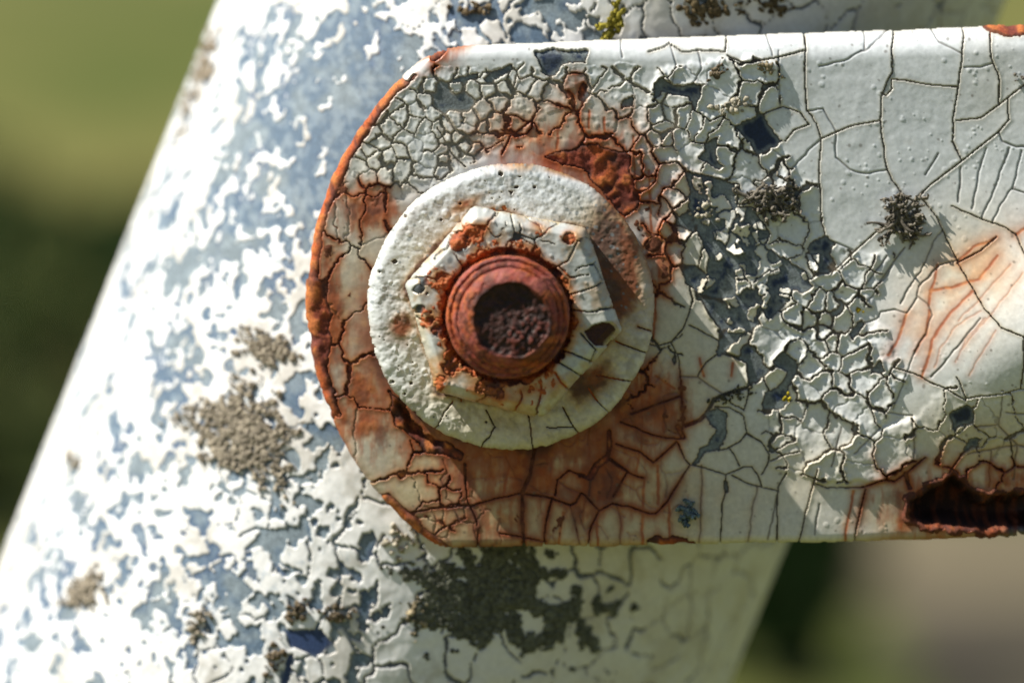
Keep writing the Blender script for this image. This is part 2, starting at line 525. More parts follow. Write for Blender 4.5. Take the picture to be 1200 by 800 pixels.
wvar_ = 0.55 * smooth(0.5, 0.8, fbm(U, V, 24, 97, 3)) - 0.1
sdf = np.full(U.shape, 1e3, np.float32)
HAIRS = [c_ for c_ in CR if c_[1] < 2.15]
CR = [c_ for c_ in CR if c_[1] >= 2.15]
for pts, wd in CR:
    sdf = np.minimum(sdf, seg_dist(U + (nw * 0.22), V - (nw * 0.2), pts) - (wd * 0.42 if wd > 3.8 else np.maximum(wd * 0.16 + 1.3 * wvar_, 0.56)))

# zones of fine crackle
def zone(pts): return poly_sd(U, V, tr(pts)) + nw * 1.3
zA = zone([(430, 150), (505, 76), (560, 80), (640, 76), (800, 78), (800, 130), (790, 240), (735, 190), (640, 158), (560, 185), (480, 235), (440, 240), (405, 225)])
zB = zone([(770, 80), (850, 70), (912, 70), (914, 125), (895, 133), (862, 148), (889, 182), (917, 170), (930, 200), (955, 215), (965, 290), (1000, 296), (1045, 300), (1015, 365), (1012, 380), (1040, 385), (1060, 440), (1045, 478), (1030, 500), (1071, 490), (1071, 538), (1034, 561), (955, 565), (905, 545), (900, 520), (880, 452), (845, 400), (812, 330), (797, 312), (760, 300), (735, 200)])
zC = zone([(1075, 490), (1112, 440), (1129, 464), (1230, 450), (1230, 575), (1140, 565), (1110, 552), (1084, 534)])
zD = zone([(350, 200), (440, 215), (470, 300), (480, 480), (560, 600), (500, 640), (420, 560), (350, 400)])
zE = zone([(765, 225), (800, 300), (800, 420), (750, 480), (730, 470), (760, 400), (765, 330)])
zmask = (zA > 0) | (zB > 0) | (zC > 0) | (zD > 0) | (zE > 0)
ztab = [(zA, None), (zB, None)]
def spacing(x, y):
    s = np.full(x.shape, 30.0)
    s = np.where((x < 640) & (y < 260), 18.0, s)
    s = np.where((x >= 640) & (x < 800) & (y < 320), 25.0, s)
    s = np.where((x >= 800) & (y < 240), 27.0, s)
    s = np.where((x >= 860) & (y > 330), 29.0, s)
    s = np.where(x > 1070, 40.0, s)
    s = np.where((x < 500) & (y > 240), 85.0, s)
    return s * (0.62 + 0.95 * np.clip((fbm(x, y, 62, 191, 3) - .25) * 2, 0, 1))
spf = blur3(spacing(U, V), 6)
wu = (fbm(U, V, 20, 51, 4, .6) - 0.5) * np.minimum(spf, 24) * 0.75; wv = (fbm(U, V, 20, 57, 4, .6) - 0.5) * np.minimum(spf, 24) * 0.75
vg, vgh = voronoi_gap(U + wu, V + wv, zmask, spacing, 11, (330, 10, 1270, 670), 11000, 0.15, 1.7)
gapw = 0.15 + 1.4 * smooth(0.5, 0.8, fbm(U, V, 45, 61, 3)) * ((zB > 0) | (zA > 0))
gapw = np.where((zD > 0) | (zE > 0), 0.2, gapw)
sdf = np.minimum(sdf, np.where(zmask, np.minimum(vg - gapw, np.where(vg < 0.58, -1, 1e3)), 1e3))

# places where the paint has fallen off
MISS = []
def ms(*pts): MISS.append(tr(pts))
ms((766, 97), (776, 91), (790, 100), (820, 100), (823, 111), (815, 130), (807, 113), (776, 108), (766, 119))
ms((862, 148), (892, 134), (917, 166), (889, 182))
ms((829, 166), (842, 160), (840, 188), (851, 196), (840, 199), (820, 185))
ms((800, 200), (842, 208), (868, 217), (866, 240), (885, 243), (895, 262), (903, 275), (898, 290), (918, 303), (945, 318), (952, 335), (940, 345), (928, 338), (925, 352), (915, 360), (900, 375), (893, 362), (880, 385), (862, 380), (845, 350), (818, 345), (805, 335), (800, 320), (812, 310), (828, 320), (830, 300), (822, 280), (815, 262), (805, 240), (808, 225))
ms((947, 291), (952, 283), (966, 275), (977, 283), (972, 311), (963, 319), (952, 305))
ms((851, 357), (881, 357), (892, 380), (875, 390), (851, 412), (840, 418), (840, 407), (851, 385))
ms((827, 485), (840, 477), (852, 485), (852, 510), (842, 525), (827, 530), (820, 542), (810, 545), (820, 527), (830, 520), (837, 505), (832, 495))
ms((897, 460), (917, 450), (926, 462), (920, 480), (907, 480), (890, 482))
ms((992, 392), (1010, 374), (1014, 380), (1000, 398)); ms((1018, 438), (1030, 420), (1036, 434))
ms((1110, 483), (1132, 472), (1140, 483), (1140, 494), (1121, 497), (1118, 508), (1113, 497)); ms((1132, 511), (1148, 512), (1143, 520), (1124, 533))
ms((626, 62), (655, 58), (660, 74), (650, 92), (636, 84)); ms((640, 60), (690, 60), (686, 74), (660, 76))
ms((678, 108), (684, 92), (690, 112), (682, 124)); ms((730, 118), (742, 112), (742, 126), (728, 128))
ms((565, 92), (600, 74), (602, 80), (572, 100)); ms((530, 92), (560, 86), (560, 92), (530, 98)); ms((906, 462), (925, 430), (930, 442), (916, 470))
ms((905, 425), (914, 410), (938, 425), (930, 440)); ms((870, 300), (890, 290), (893, 310), (875, 318))
miss = np.full(U.shape, -1e3, np.float32)
for pts in MISS:
    miss = np.maximum(miss, poly_sd(U, V, pts))
miss = miss + nw * 0.35 + (fbm(U, V, 5, 37, 2) - .5) * 4
# rust-eaten places
RUSTHOLE = [tr(p) for p in ([(1150, 20), (1240, 20), (1240, 41), (1178, 43), (1158, 37)], [(752, 630), (775, 627), (806, 629), (818, 636), (812, 650), (770, 650)],[(640, 184), (668, 174), (700, 168), (738, 184), (746, 238), (732, 262), (706, 222), (684, 200)],
                            [(455, 455), (470, 470), (500, 505), (545, 530), (540, 540), (500, 530), (466, 500)],
                            [(360, 330), (384, 325), (388, 370), (384, 430), (398, 480), (392, 490), (374, 450), (362, 400)])]
rh = np.full(U.shape, -1e3, np.float32)
for pts in RUSTHOLE:
    rh = np.maximum(rh, poly_sd(U, V, pts))
rh = rh + nw * 0.9
rimd = np.where(U < 640, dA, 1e3)
rimrust = smooth(16, 5, rimd + nw * 0.5) * smooth(0.30, 0.42, fbm(U, V, 50, 71, 3) + 0.0) * (dT > 4)
notpaint = (miss > 0) | (rh > 0) | (hs > -2) | (rimrust > 0.5) | (rW < 156)
# slivers of paint left standing inside the bare patch
isl = (miss > 2) & (fbm(U, V, 13, 77, 3) > 0.56) & (U > 790) & (U < 960) & (V > 190) & (V < 390)
chips = (sdf > 0) & (~notpaint | (isl & (rW > 160))) & (dE > 0.2)

lab, n = label(chips)
r = np.random.default_rng(3)
cnt = np.bincount(lab.ravel(), minlength=n + 1)
cx = np.bincount(lab.ravel(), U.ravel(), minlength=n + 1) / np.maximum(cnt, 1)
cy = np.bincount(lab.ravel(), V.ravel(), minlength=n + 1) / np.maximum(cnt, 1)
pm = np.where((cx > 780) & (cx < 960) & (cy > 100) & (cy < 500), 0.09, 0.02)
pm = np.where((cx > 560) & (cx < 780) & (cy < 130), 0.05, pm)
pm = np.where((cnt > 1100) | (cx > 1060), 0, pm)
gone = (r.random(n + 1) < pm); gone[0] = False
lost = gone[lab]
chips &= ~lost
lab, n = label(chips)
d = blur3(edt(chips, 16), 1) * step
dm = blur3(edt(~chips, 8), 1)       # how far into the bare metal

# colour fields -------------------------------------------------------
n1 = fbm(U, V, 40, 101, 5); n2 = fbm(U, V, 11, 113, 4); n3 = fbm(U, V, 90, 127, 4); n4 = fbm(U * 2.2, V * 0.6, 12, 131, 4)
rz = np.zeros(U.shape, np.float32)
for (x, y, rx, ry, a, k) in [(685, 200, 112, 72, 0.35, 1.05), (765, 300, 34, 90, 0.1, 0.75), (435, 248, 46, 34, 0, 1.15), (385, 375, 26, 95, 0, 1.2), (445, 320, 40, 60, 0, 0.55),
                             (425, 480, 48, 95, -0.5, 1.05), (490, 515, 55, 42, 0, 0.95), (590, 545, 120, 58, 0.1, 1.2), (690, 545, 105, 80, -0.6, 1.15), (745, 480, 60, 75, -0.5, 1.1),
                             (600, 605, 130, 50, 0, 0.78), (740, 590, 90, 55, 0, 0.72), (560, 510, 60, 40, 0.5, 1.0), (1105, 585, 100, 46, 0, 1.2), (1180, 562, 70, 30, 0, 1.05), (1030, 600, 34, 40, 0, 0.6), (1130, 310, 60, 20, -0.5, 0.32), (1085, 385, 30, 46, 0.4, 0.35),
                             (676, 100, 14, 20, 0, 0.8), (520, 70, 36, 16, -0.5, 0.8)]:
    rz = np.maximum(rz, k * gauss(U, V, *unproj(x, y), rx, ry, a))
yz = np.zeros(U.shape, np.float32)
for (x, y, rx, ry, k) in [(600, 340, 330, 190, 0.25), (640, 150, 110, 40, 0.55), (430, 400, 80, 200, 0.75), (650, 590, 330, 120, 1.0), (800, 420, 90, 170, 0.62), (1130, 330, 90, 90, 0.55), (1160, 520, 120, 60, 0.75), (1060, 600, 90, 50, 0.7), (900, 610, 180, 40, 0.22), (1165, 100, 40, 60, 0.18)]:
    yz = np.maximum(yz, k * gauss(U, V, *unproj(x, y), rx, ry))
rr = smooth(0.62, 1.08, rz * 0.92 + (n1 - 0.5) * 1.35 + (n2 - 0.5) * 0.3)
yy = np.clip(yz * (0.75 + 0.9 * n3) + (n2 - 0.5) * 0.3 * yz, 0, 1)

hair = np.zeros(U.shape, np.float32); hnotch = np.zeros(U.shape, np.float32)
def hr(k, wd, soft, *pts):
    global hair, hnotch
    D = seg_dist(U + nw * 0.3, V + nw * 0.2, tr(pts), 40)
    hair = np.maximum(hair, k * (np.exp(-(D / soft) ** 2) * 0.55 + 0.75 * smooth(wd, wd * 0.3, D)))
    hnotch = np.maximum(hnotch, .3 * smooth(wd, 0, D))
for p in ([(1167, 278), (1140, 290), (1123, 306)], [(1137, 341), (1112, 366), (1090, 396), (1084, 423), (1078, 440)], [(1167, 300), (1145, 327), (1117, 335), (1090, 341)],
          [(1087, 363), (1084, 390), (1071, 410)], [(1062, 367), (1051, 396), (1040, 415)], [(1189, 275), (1200, 268), (1225, 250)], [(1098, 311), (1087, 357)]):
    hr(0.75, 2.6, 9.0, *p)
for p in ([(1145, 363), (1117, 382), (1098, 407), (1093, 429)], [(1161, 385), (1145, 410), (1131, 437)], [(1150, 371), (1128, 396), (1117, 423)], [(1182, 310), (1150, 345), (1120, 375)], [(1195, 320), (1175, 345), (1140, 385), (1122, 410)]):
    hr(0.42, 1.6, 5.0, *p)
for p in ([(752, 440), (752, 515), (745, 555)], [(776, 478), (778, 505)], [(755, 560), (752, 640)], [(771, 545), (771, 590)], [(784, 590), (784, 640)], [(647, 520), (645, 566)], [(677, 510), (675, 540)],
          [(690, 510), (690, 535)], [(768, 330), (766, 400)], [(748, 420), (744, 470)], [(763, 425), (760, 480)], [(700, 600), (700, 640)], [(660, 600), (655, 640)], [(1000, 575), (990, 630)], [(768, 440), (790, 455)], [(598, 540), (590, 580)],
          [(655, 150), (652, 175)], [(690, 130), (690, 150)], [(742, 160), (745, 230)], [(760, 200), (764, 290)], [(708, 138), (708, 160)], [(820, 420), (824, 440)], [(858, 425), (857, 440)]):
    hr(0.8, 2.4, 5.0, *p)
hgrey = np.zeros(U.shape, np.float32)
for p in ([(1126, 196), (1123, 237)], [(1145, 372), (1090, 440)], [(910, 580), (900, 630)], [(960, 590), (955, 625)], [(985, 500), (975, 545)], [(1040, 300), (1000, 350)], [(1060, 290), (1030, 330)], [(1100, 180), (1085, 205)], [(690, 500), (688, 520)]):
    D = seg_dist(U + nw * 0.3, V, tr(p), 10); hgrey = np.maximum(hgrey, smooth(1.8, 0.4, D)); hnotch = np.maximum(hnotch, smooth(1.8, 0, D))

for pts, wd in HAIRS:
    D = seg_dist(U + nw * 0.3, V + nw * 0.25, pts, 10) - 0.5 * wvar_
    hgrey = np.maximum(hgrey, smooth(1.7, 0.3, D) * 0.85); hnotch = np.maximum(hnotch, smooth(1.7, 0.3, D))
    hair = np.maximum(hair, 0.30 * np.exp(-(D / 3.5) ** 2) * smooth(0.1, 0.5, rz + yz * .5))
hh = smooth(1.5, 0.2, vgh); hnotch = np.maximum(hnotch, hh * 0.8); hgrey = np.maximum(hgrey, hh * 0.55)

bandm = np.zeros(U.shape, np.float32)
for pts, wd in CR + HAIRS:
    mx_ = np.mean([p[0] for p in pts]); my_ = np.mean([p[1] for p in pts])
    if (my_ > 430 and mx_ < 830) or mx_ < 480 or (my_ > 545 and mx_ > 980):
        D = seg_dist(U + (nw * 0.22), V - (nw * 0.2), pts, 30)
        bandm = np.maximum(bandm, np.exp(-(D / (2.2 + 1.7 * wd)) ** 1.3))
zF = poly_sd(U, V, tr([(500, 535), (600, 530), (700, 480), (760, 400), (800, 400), (812, 540), (790, 640), (500, 640)])) + nw
vf, vfh = voronoi_gap(U + nw * .9, V * .8 + nw * .9, zF > 0, lambda x, y: np.full(x.shape, 30.0), 77, (470, 300, 840, 560), 3000, 0.35, 0.0)
fine_ = smooth(.35, .6, n1 * .5 + n3 * .5)
bandm = np.maximum(bandm, np.exp(-(vf / 3.4) ** 1.2) * (.55 + .4 * fine_)); hnotch = np.maximum(hnotch, .7 * smooth(1.3, .2, vf))
bandm = bandm * smooth(0.12, 0.62, rz + (n1 - .5) * .4)
edge_dirt = np.exp(-(d / 2.8) ** 2)
crust = (0.8 * np.exp(-d / 2.6) + 0.62 * np.exp(-d / 8.0)) * smooth(0.10, 0.6, rz + (n1 - 0.5) * 0.4)
cc = full(U.shape, WHITE) * (0.90 + 0.16 * n3[..., None])
cc = mix(cc, CREAM, yy)
cc = mix(cc, CREAM * 0.75, np.clip(edge_dirt * 0.55, 0, 1))
cc = mix(cc, OCHRE, np.clip(smooth(0.40, 1.1, rz + (n1 - .5) * 1.4) * 0.5 + crust * 0.4 + hair * 0.35, 0, 1))
rcol = mix(full(U.shape, RUST * .8), ORANGE * .9, smooth(0.45, 0.75, n2))
rcol = mix(rcol, DRUST * 2.2, smooth(.50, .68, fbm(U, V, 34, 175, 4)) * smooth(.5, .95, rz) * .75)
rcol = mix(rcol, RUST * .45, crust * smooth(.35, .6, n3) * .7)
fan = np.maximum(0.55 * gauss(U, V, *unproj(1125, 335), 95, 38, -0.75), 0.5 * gauss(U, V, *unproj(1075, 400), 24, 46, 0.5)) * smooth(.3, .65, n1)
cc = mix(cc, np.array([.62, .31, .11]), fan)
cc = mix(cc, rcol, np.clip(np.maximum(rr * (0.55 + 0.6 * n4), np.maximum(crust * 0.95, hair * 0.9)), 0, 1))
rzs = smooth(0.55, 1.05, rz + (n4 - 0.5) * 1.1 + (n1 - .5) * .6)
cc = mix(cc, RUST * 0.85, rzs * 0.6)
cc = mix(cc, DRUST * 2.2, smooth(0.55, 0.72, fbm(U, V, 24, 173, 4)) * smooth(0.5, 1.0, rz) * 0.6)
cc = cc * (0.90 + 0.20 * fbm(U, V, 4.0, 181, 2))[..., None]
cc = mix(cc, DIRT, np.clip(hgrey * 0.8, 0, 1))
cc = mix(cc, RUST * 0.8, np.clip(rimrust, 0, 1) * 0.8)
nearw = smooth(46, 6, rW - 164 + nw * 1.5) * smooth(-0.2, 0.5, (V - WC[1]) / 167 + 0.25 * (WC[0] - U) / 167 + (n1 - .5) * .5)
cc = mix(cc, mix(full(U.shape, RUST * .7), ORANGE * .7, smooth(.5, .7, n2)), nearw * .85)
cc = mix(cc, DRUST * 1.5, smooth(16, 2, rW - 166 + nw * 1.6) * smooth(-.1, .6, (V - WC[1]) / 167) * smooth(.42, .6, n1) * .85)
cc = mix(cc, mix(full(U.shape, RUST * .62), DRUST * 1.6, smooth(.45, .7, n1)), bandm * .8)
# small specks
spk = dots(U, V, 900, 0.6, 2.2, 401)
cc = mix(cc, DIRT * 1.6, spk * 0.6)
rough = np.clip(0.36 + 0.35 * rr + 0.15 * (n2 - 0.5) + 0.2 * yy, 0.2, 0.9)
ccol = np.concatenate([cc, rough[..., None]], -1).astype(np.float32)

curlz = blur3((zA > 0) * 0.28 + (zB > 0) * 1.5 + (zC > 0) * 0.6 + 0.12, 8)
h = chip_heights(lab, n, chips, U, V, d, 2.0, 0.5, 0.0, 21) * (1 - 0.25 * blur3((zA > 0) * 1.0, 14) + 0.5 * blur3((zB > 0) * 1.0, 8))
hc = chip_heights(lab, n, chips, U, V, d, 0.0, 3.2, 3.4, 22)
h = h + hc * curlz
bl = dots(U, V, 2600, 1.0, 3.2, 211, smooth(.4, .6, fbm(U, V, 50, 213, 3)) * smooth(880, 1000, U))
h = h + bl * 0.4 + (fbm(U, V, 16, 220, 3) - 0.5) * 1.5 * (0.35 + curlz) + (n2 - 0.5) * 0.9 * rr - hnotch * 1.1
h = np.maximum(h, 0.6)
h = h + 0.7 * smooth(.5, .8, fbm(U, V, 9, 225, 2)) * (zA > 0) * (d > 2)

# what lies under the paint
nav = smooth(0.36, 0.50, fbm(U, V, 20, 141, 5, .6))
sc_ = mix(full(U.shape, NAVY), PRIMER * 0.8, nav)
sc_ = mix(sc_, PRIMER * 1.25, smooth(0.60, 0.66, fbm(U, V, 18, 151, 3)))
for pts, k in ((MISS[1], 1.0), (MISS[4], 1.0), (MISS[10], 1.0), (MISS[11], 1.0), (MISS[12], 0.8)):
    sc_ = mix(sc_, NAVY * 0.8, k * smooth(-4, 2, poly_sd(U, V, pts)))
sc_ = mix(sc_, PRIMER * 1.15, smooth(7, 3, dm + nw * .5) * .75)
sc_ = mix(sc_, mix(full(U.shape, DIRT), np.array([.15, .115, .08]), smooth(900, 1000, U)), smooth(3.0, 1.6, dm) * 0.9 * (miss < 1))
sc_ = mix(sc_, np.array([.27, .245, .20]), smooth(3.4, 1.8, dm) * (zA > 0) * (miss < 0) * .8)
sc_ = mix(sc_, NAVY * .8, smooth(2.6, 1.4, dm) * (miss > 1) * .6)
srust = smooth(0.22, 0.5, rz + (n1 - 0.5) * 0.35)
srust = np.maximum(srust, np.clip(rimrust, 0, 1))
srust = np.maximum(srust, smooth(-6, 0, rh))
sr = mix(full(U.shape, DRUST * 1.3), RUST, smooth(0.40, 0.62, n1 * 0.6 + n2 * 0.4))
sr = mix(sr, REDRUST * 0.9, smooth(0.45, 0.6, fbm(U, V, 30, 161, 3)) * 0.6)
sr = mix(sr, ORANGE, smooth(0.56, 0.72, n2) * 0.7)
sc_ = mix(sc_, sr, srust)
sc_ = mix(sc_, DRUST * 1.2, np.clip(srust * smooth(3.5, 1.5, dm), 0, 1) * 0.8)
rimc = mix(full(U.shape, RUST * 1.25), ORANGE * 1.05, smooth(0.4, 0.65, n2))
rimc = mix(rimc, DRUST * 2, smooth(.52, .68, n4) * .8)
sc_ = mix(sc_, rimc, np.clip(rimrust * smooth(12, 4, rimd), 0, 1) * 0.85)
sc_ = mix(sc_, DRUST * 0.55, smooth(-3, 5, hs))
sc_ = mix(sc_, RUST, smooth(0.5, 0.7, n4) * smooth(-8, 0, hs) * 0.25)
srough = np.clip(0.45 + 0.4 * srust + 0.1 * (n2 - .5), 0.2, 0.95)
scol = np.concatenate([sc_, srough[..., None]], -1).astype(np.float32)
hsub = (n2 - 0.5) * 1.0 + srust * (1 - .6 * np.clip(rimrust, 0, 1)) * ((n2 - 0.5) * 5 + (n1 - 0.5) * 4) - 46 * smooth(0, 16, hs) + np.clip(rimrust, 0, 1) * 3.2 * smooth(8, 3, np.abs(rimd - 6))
hsub = hsub + 5 * np.exp(-((hs + 3) / 4.0) ** 2) * (.4 + n2)
dark_pit = poly_sd(U, V, tr([(466, 472), (480, 478), (505, 502), (520, 520), (505, 522), (480, 505)]))
hsub = hsub - 12 * smooth(-3, 6, dark_pit)
hsub = hsub + np.where((rh > 0), 2.0, 0)
softz = blur3(((zA > 0) & (miss < -3) & (rh < -3)).astype(np.float32), 4)
hsub = np.where(softz > .3, hsub * .25 - 0.35, hsub)

bar = empty("bracket_bar", world(720., 350., 0.).tolist(), "flat white bracket bar with cracked flaking paint and rust, rounded end under the bolt", "bracket")
chips_vis = chips
q = 2
sub = (slice(None, None, q), slice(None, None, q))
PW = world(P[..., 0], P[..., 1], P[..., 2]) + np.stack([N[..., 0], -N[..., 2], -N[..., 1]], -1) * S * np.where(outm, 0, hsub)[..., None]
keep = dilate((dE[sub] >= 0)) & True
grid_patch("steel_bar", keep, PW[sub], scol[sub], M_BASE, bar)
flakes(bar, P, N, chips_vis, h, ccol, M_PAINT)

# =================================================================== WASHER
def disc_part(root, ctr, Zf, dE, base_z, chips, hch, ccol, hsub, scol, U, V, name, mat_sub, maxparts=120, q=1):
    gy, gx = np.gradient(dE); gl = np.hypot(gx, gy) + 1e-6
    outm = dE < 0
    UX = np.where(outm, U - dE * gx / gl, U); VX = np.where(outm, V - dE * gy / gl, V)
    Zq = np.where(outm, base_z, Zf)
    P = np.stack([UX, VX, Zq], -1)
    N = normals(np.stack([U, V, blur3(np.where(outm, Zf.min(), Zf), 2)], -1))
    PW = world(P[..., 0], P[..., 1], P[..., 2]) + np.stack([N[..., 0], -N[..., 2], -N[..., 1]], -1) * S * np.where(outm, 0, hsub)[..., None]
    sub = (slice(None, None, q), slice(None, None, q))
    grid_patch(name, dilate(dE[sub] >= 0), PW[sub], scol[sub], mat_sub, root)
    flakes(root, P, N, chips, hch, ccol, M_PAINT, maxparts)

WZ = 40.0
RWA = 167 * (DIST - WZ) / DIST
u = np.arange(WC[0] - 176, WC[0] + 177, 1.0); v = np.arange(WC[1] - 176, WC[1] + 177, 1.0)
U, V = [a.astype(np.float32) for a in np.meshgrid(u, v)]
rad = np.hypot(U - WC[0], V - WC[1]); ang = np.arctan2(V - WC[1], U - WC[0])
nw = (fbm(U, V, 12, 233, 3) - 0.5) * 12
dE = RWA - rad + (fbm(U, V, 40, 231, 3) - 0.5) * 4
Zf = WZ - edge_drop(dE, 13.0) + (fbm(U, V, 60, 235, 2) - 0.5) * 3
n1 = fbm(U, V, 30, 241, 5); n2 = fbm(U, V, 9, 243, 4); n3 = fbm(U, V, 70, 245, 3)
sdf = np.full(U.shape, 1e3, np.float32)
for wd, pts in [(2.0, [(748, 383), (770, 391)]), (2.0, [(722, 400), (757, 414)]), (2.0, [(700, 440), (742, 447)]), (2.2, [(660, 478), (672, 500), (690, 522)]), (1.8, [(620, 486), (624, 530)]), (2.0, [(690, 455), (700, 470), (720, 490)]),
                (2.0, [(570, 480), (580, 500), (560, 530)]), (1.6, [(640, 500), (672, 500)]), 
                (1.6, [(505, 510), (520, 485), (530, 470)])]:
    sdf = np.minimum(sdf, seg_dist(U + nw * .3, V + nw * .3, tr(pts, WZ)) - wd * 0.32)
rz = np.zeros(U.shape, np.float32)
for (x, y, rx, ry, a, k) in [(722, 315, 40, 80, -0.1, 1.3), (718, 250, 26, 30, 0, 0.8), (690, 445, 40, 26, -0.6, 1.0), (470, 382, 18, 22, 0.2, 1.1), (545, 240, 30, 10, -0.5, 0.9), (655, 200, 50, 10, 0.3, 0.75), (610, 195, 40, 9, 0, 0.7), (515, 300, 14, 40, 0.5, 0.6), (540, 470, 30, 20, 0, 0.35), (620, 505, 60, 16, 0, 0.3)]:
    rz = np.maximum(rz, k * gauss(U, V, *unproj(x, y, WZ), rx, ry, a))
yz = np.maximum(np.maximum(0.85 * gauss(U, V, *unproj(610, 500, WZ), 170, 70), 0.7 * gauss(U, V, *unproj(725, 400, WZ), 60, 120)), 0.35 * gauss(U, V, *unproj(500, 400, WZ), 60, 130))
yz = np.maximum(yz, 0.5 * gauss(U, V, *unproj(700, 260, WZ), 40, 40))
hexd = np.full(U.shape, 1e3, np.float32)
hx_ = tr([(555, 243), (686, 268), (727, 387), (636, 489), (513, 459), (475, 333)], 70)
hexd = -poly_sd(U, V, hx_)
rz = np.maximum(rz, (0.5 + 0.5 * n1) * 1.15 * np.exp(-np.clip(hexd, 0, 99) / 9.0) * (0.85 + 0.15 * (U < WC[0])))
rr = smooth(0.5, 0.9, rz + (n1 - 0.5) * 0.8 + (n2 - 0.5) * 0.3)
pits = (dots(U, V, 380, 0.7, 2.4, 251, smooth(.35, .6, fbm(U, V, 40, 253, 2)) * smooth(40, -60, U - WC[0] + 0.4 * (V - WC[1])), 3.0) > .5)
bare = (rr > 2) | pits 
chips = (sdf > 0) & ~bare & (dE > 0.2) & (rad > 96)
lab, n = label(chips)
d = blur3(edt(chips, 12), 2); dm = blur3(edt(~chips, 6), 1)
cc = full(U.shape, WHITE) * (0.92 + 0.14 * n3[..., None])
yy = np.clip(yz * (0.6 + 0.8 * n1), 0, 1)
cc = mix(cc, CREAM, yy); cc = mix(cc, CREAM * 0.7, np.exp(-(d / 2.2) ** 2) * 0.5)
cr_ = np.exp(-d / 5) * smooth(0.15, 0.6, rz)
cc = mix(cc, OCHRE, np.clip(smooth(0.25, 0.8, rz + (n1 - .5) * .7) * 0.7 + cr_ * .4, 0, 1))
cc = mix(cc, mix(full(U.shape, RUST * .55), DRUST * 1.5, smooth(.42, .62, n1)), np.clip(np.maximum(rr, cr_ * .8), 0, 1) * 0.9)
cc = cc * (0.86 + 0.28 * fbm(U, V, 4.0, 275, 2))[..., None]
cc = mix(cc, DIRT * 3, smooth(.5, .75, fbm(U, V, 14, 277, 4)) * .35)
cc = mix(cc, PRIMER * 1.1, dots(U, V, 900, .6, 2.6, 279, smooth(60, -80, V - WC[1])) * .75)
cc = mix(cc, np.array([0.42, 0.46, 0.47]), smooth(0.55, 0.75, n1) * gauss(U, V, *unproj(640, 215, WZ), 80, 30) * 0.8)
ccol = np.concatenate([cc, np.clip(0.42 + .3 * rr + .2 * yy, .2, .9)[..., None]], -1).astype(np.float32)
h = chip_heights(lab, n, chips, U, V, d, 2.2, 0.5, 0.4, 31)
h = h + (fbm(U, V, 12, 261, 3) - 0.5) * 1.3 * (0.6 + 1.2 * smooth(-60, 90, V - WC[1])) + dots(U, V, 500, 2.0, 5.5, 263, smooth(60, -80, (U - WC[0]) - (V - WC[1]) * .6)) * .8 + (fbm(U, V, 5, 267, 2) - .5) * 1.2
h = np.maximum(h, 0.5)
srust = smooth(0.15, 0.45, rz + (n1 - .5) * .3)
sc_ = mix(full(U.shape, DIRT * 1.3), mix(full(U.shape, DRUST * 1.5), RUST, smooth(0.4, 0.6, n1)), srust)
sc_ = mix(sc_, ORANGE * 0.8, srust * smooth(0.55, 0.7, n2) * 0.6)
scol = np.concatenate([sc_, np.full(U.shape + (1,), 0.75)], -1).astype(np.float32)
hsub = (n2 - .5) * 2 + srust * (n1 - .5) * 4
washer = empty("washer", world(WC[0], WC[1], 0.).tolist(), "large round washer with pitted white paint and rust patches, between hex nut and bracket bar", "washer")
disc_part(washer, WC, Zf, dE, 0.5, chips, h, ccol, hsub, scol, U, V, "steel_ring", M_BASE, 60)

# =================================================================== HEX NUT
NZ = 118.0
hexpx = [(555, 243), (686, 268), (727, 387), (636, 489), (513, 459), (475, 333)]
hexp = tr(hexpx, NZ - 8)
NC = (np.mean([p[0] for p in hexp]), np.mean([p[1] for p in hexp]))
BC = unproj(595, 372, 150)
u = np.arange(NC[0] - 140, NC[0] + 141, 1.0); v = np.arange(NC[1] - 140, NC[1] + 141, 1.0)
U, V = [a.astype(np.float32) for a in np.meshgrid(u, v)]
nw = (fbm(U, V, 12, 333, 3) - 0.5) * 12
dE = np.full(U.shape, 1e3, np.float32)
for i in range(6):
    (x0, y0), (x1, y1) = hexp[i], hexp[(i + 1) % 6]
    L = math.hypot(x1 - x0, y1 - y0)
    e = ((x1 - x0) * (V - y0) - (y1 - y0) * (U - x0)) / L
    dE = softmin(dE, e, 3.5)
dE = dE + (fbm(U, V, 20, 331, 3) - 0.5) * 2.2
rad = np.hypot(U - NC[0], V - NC[1]); ang = np.arctan2(V - NC[1], U - NC[0])
rB = np.hypot(U - BC[0], V - BC[1])
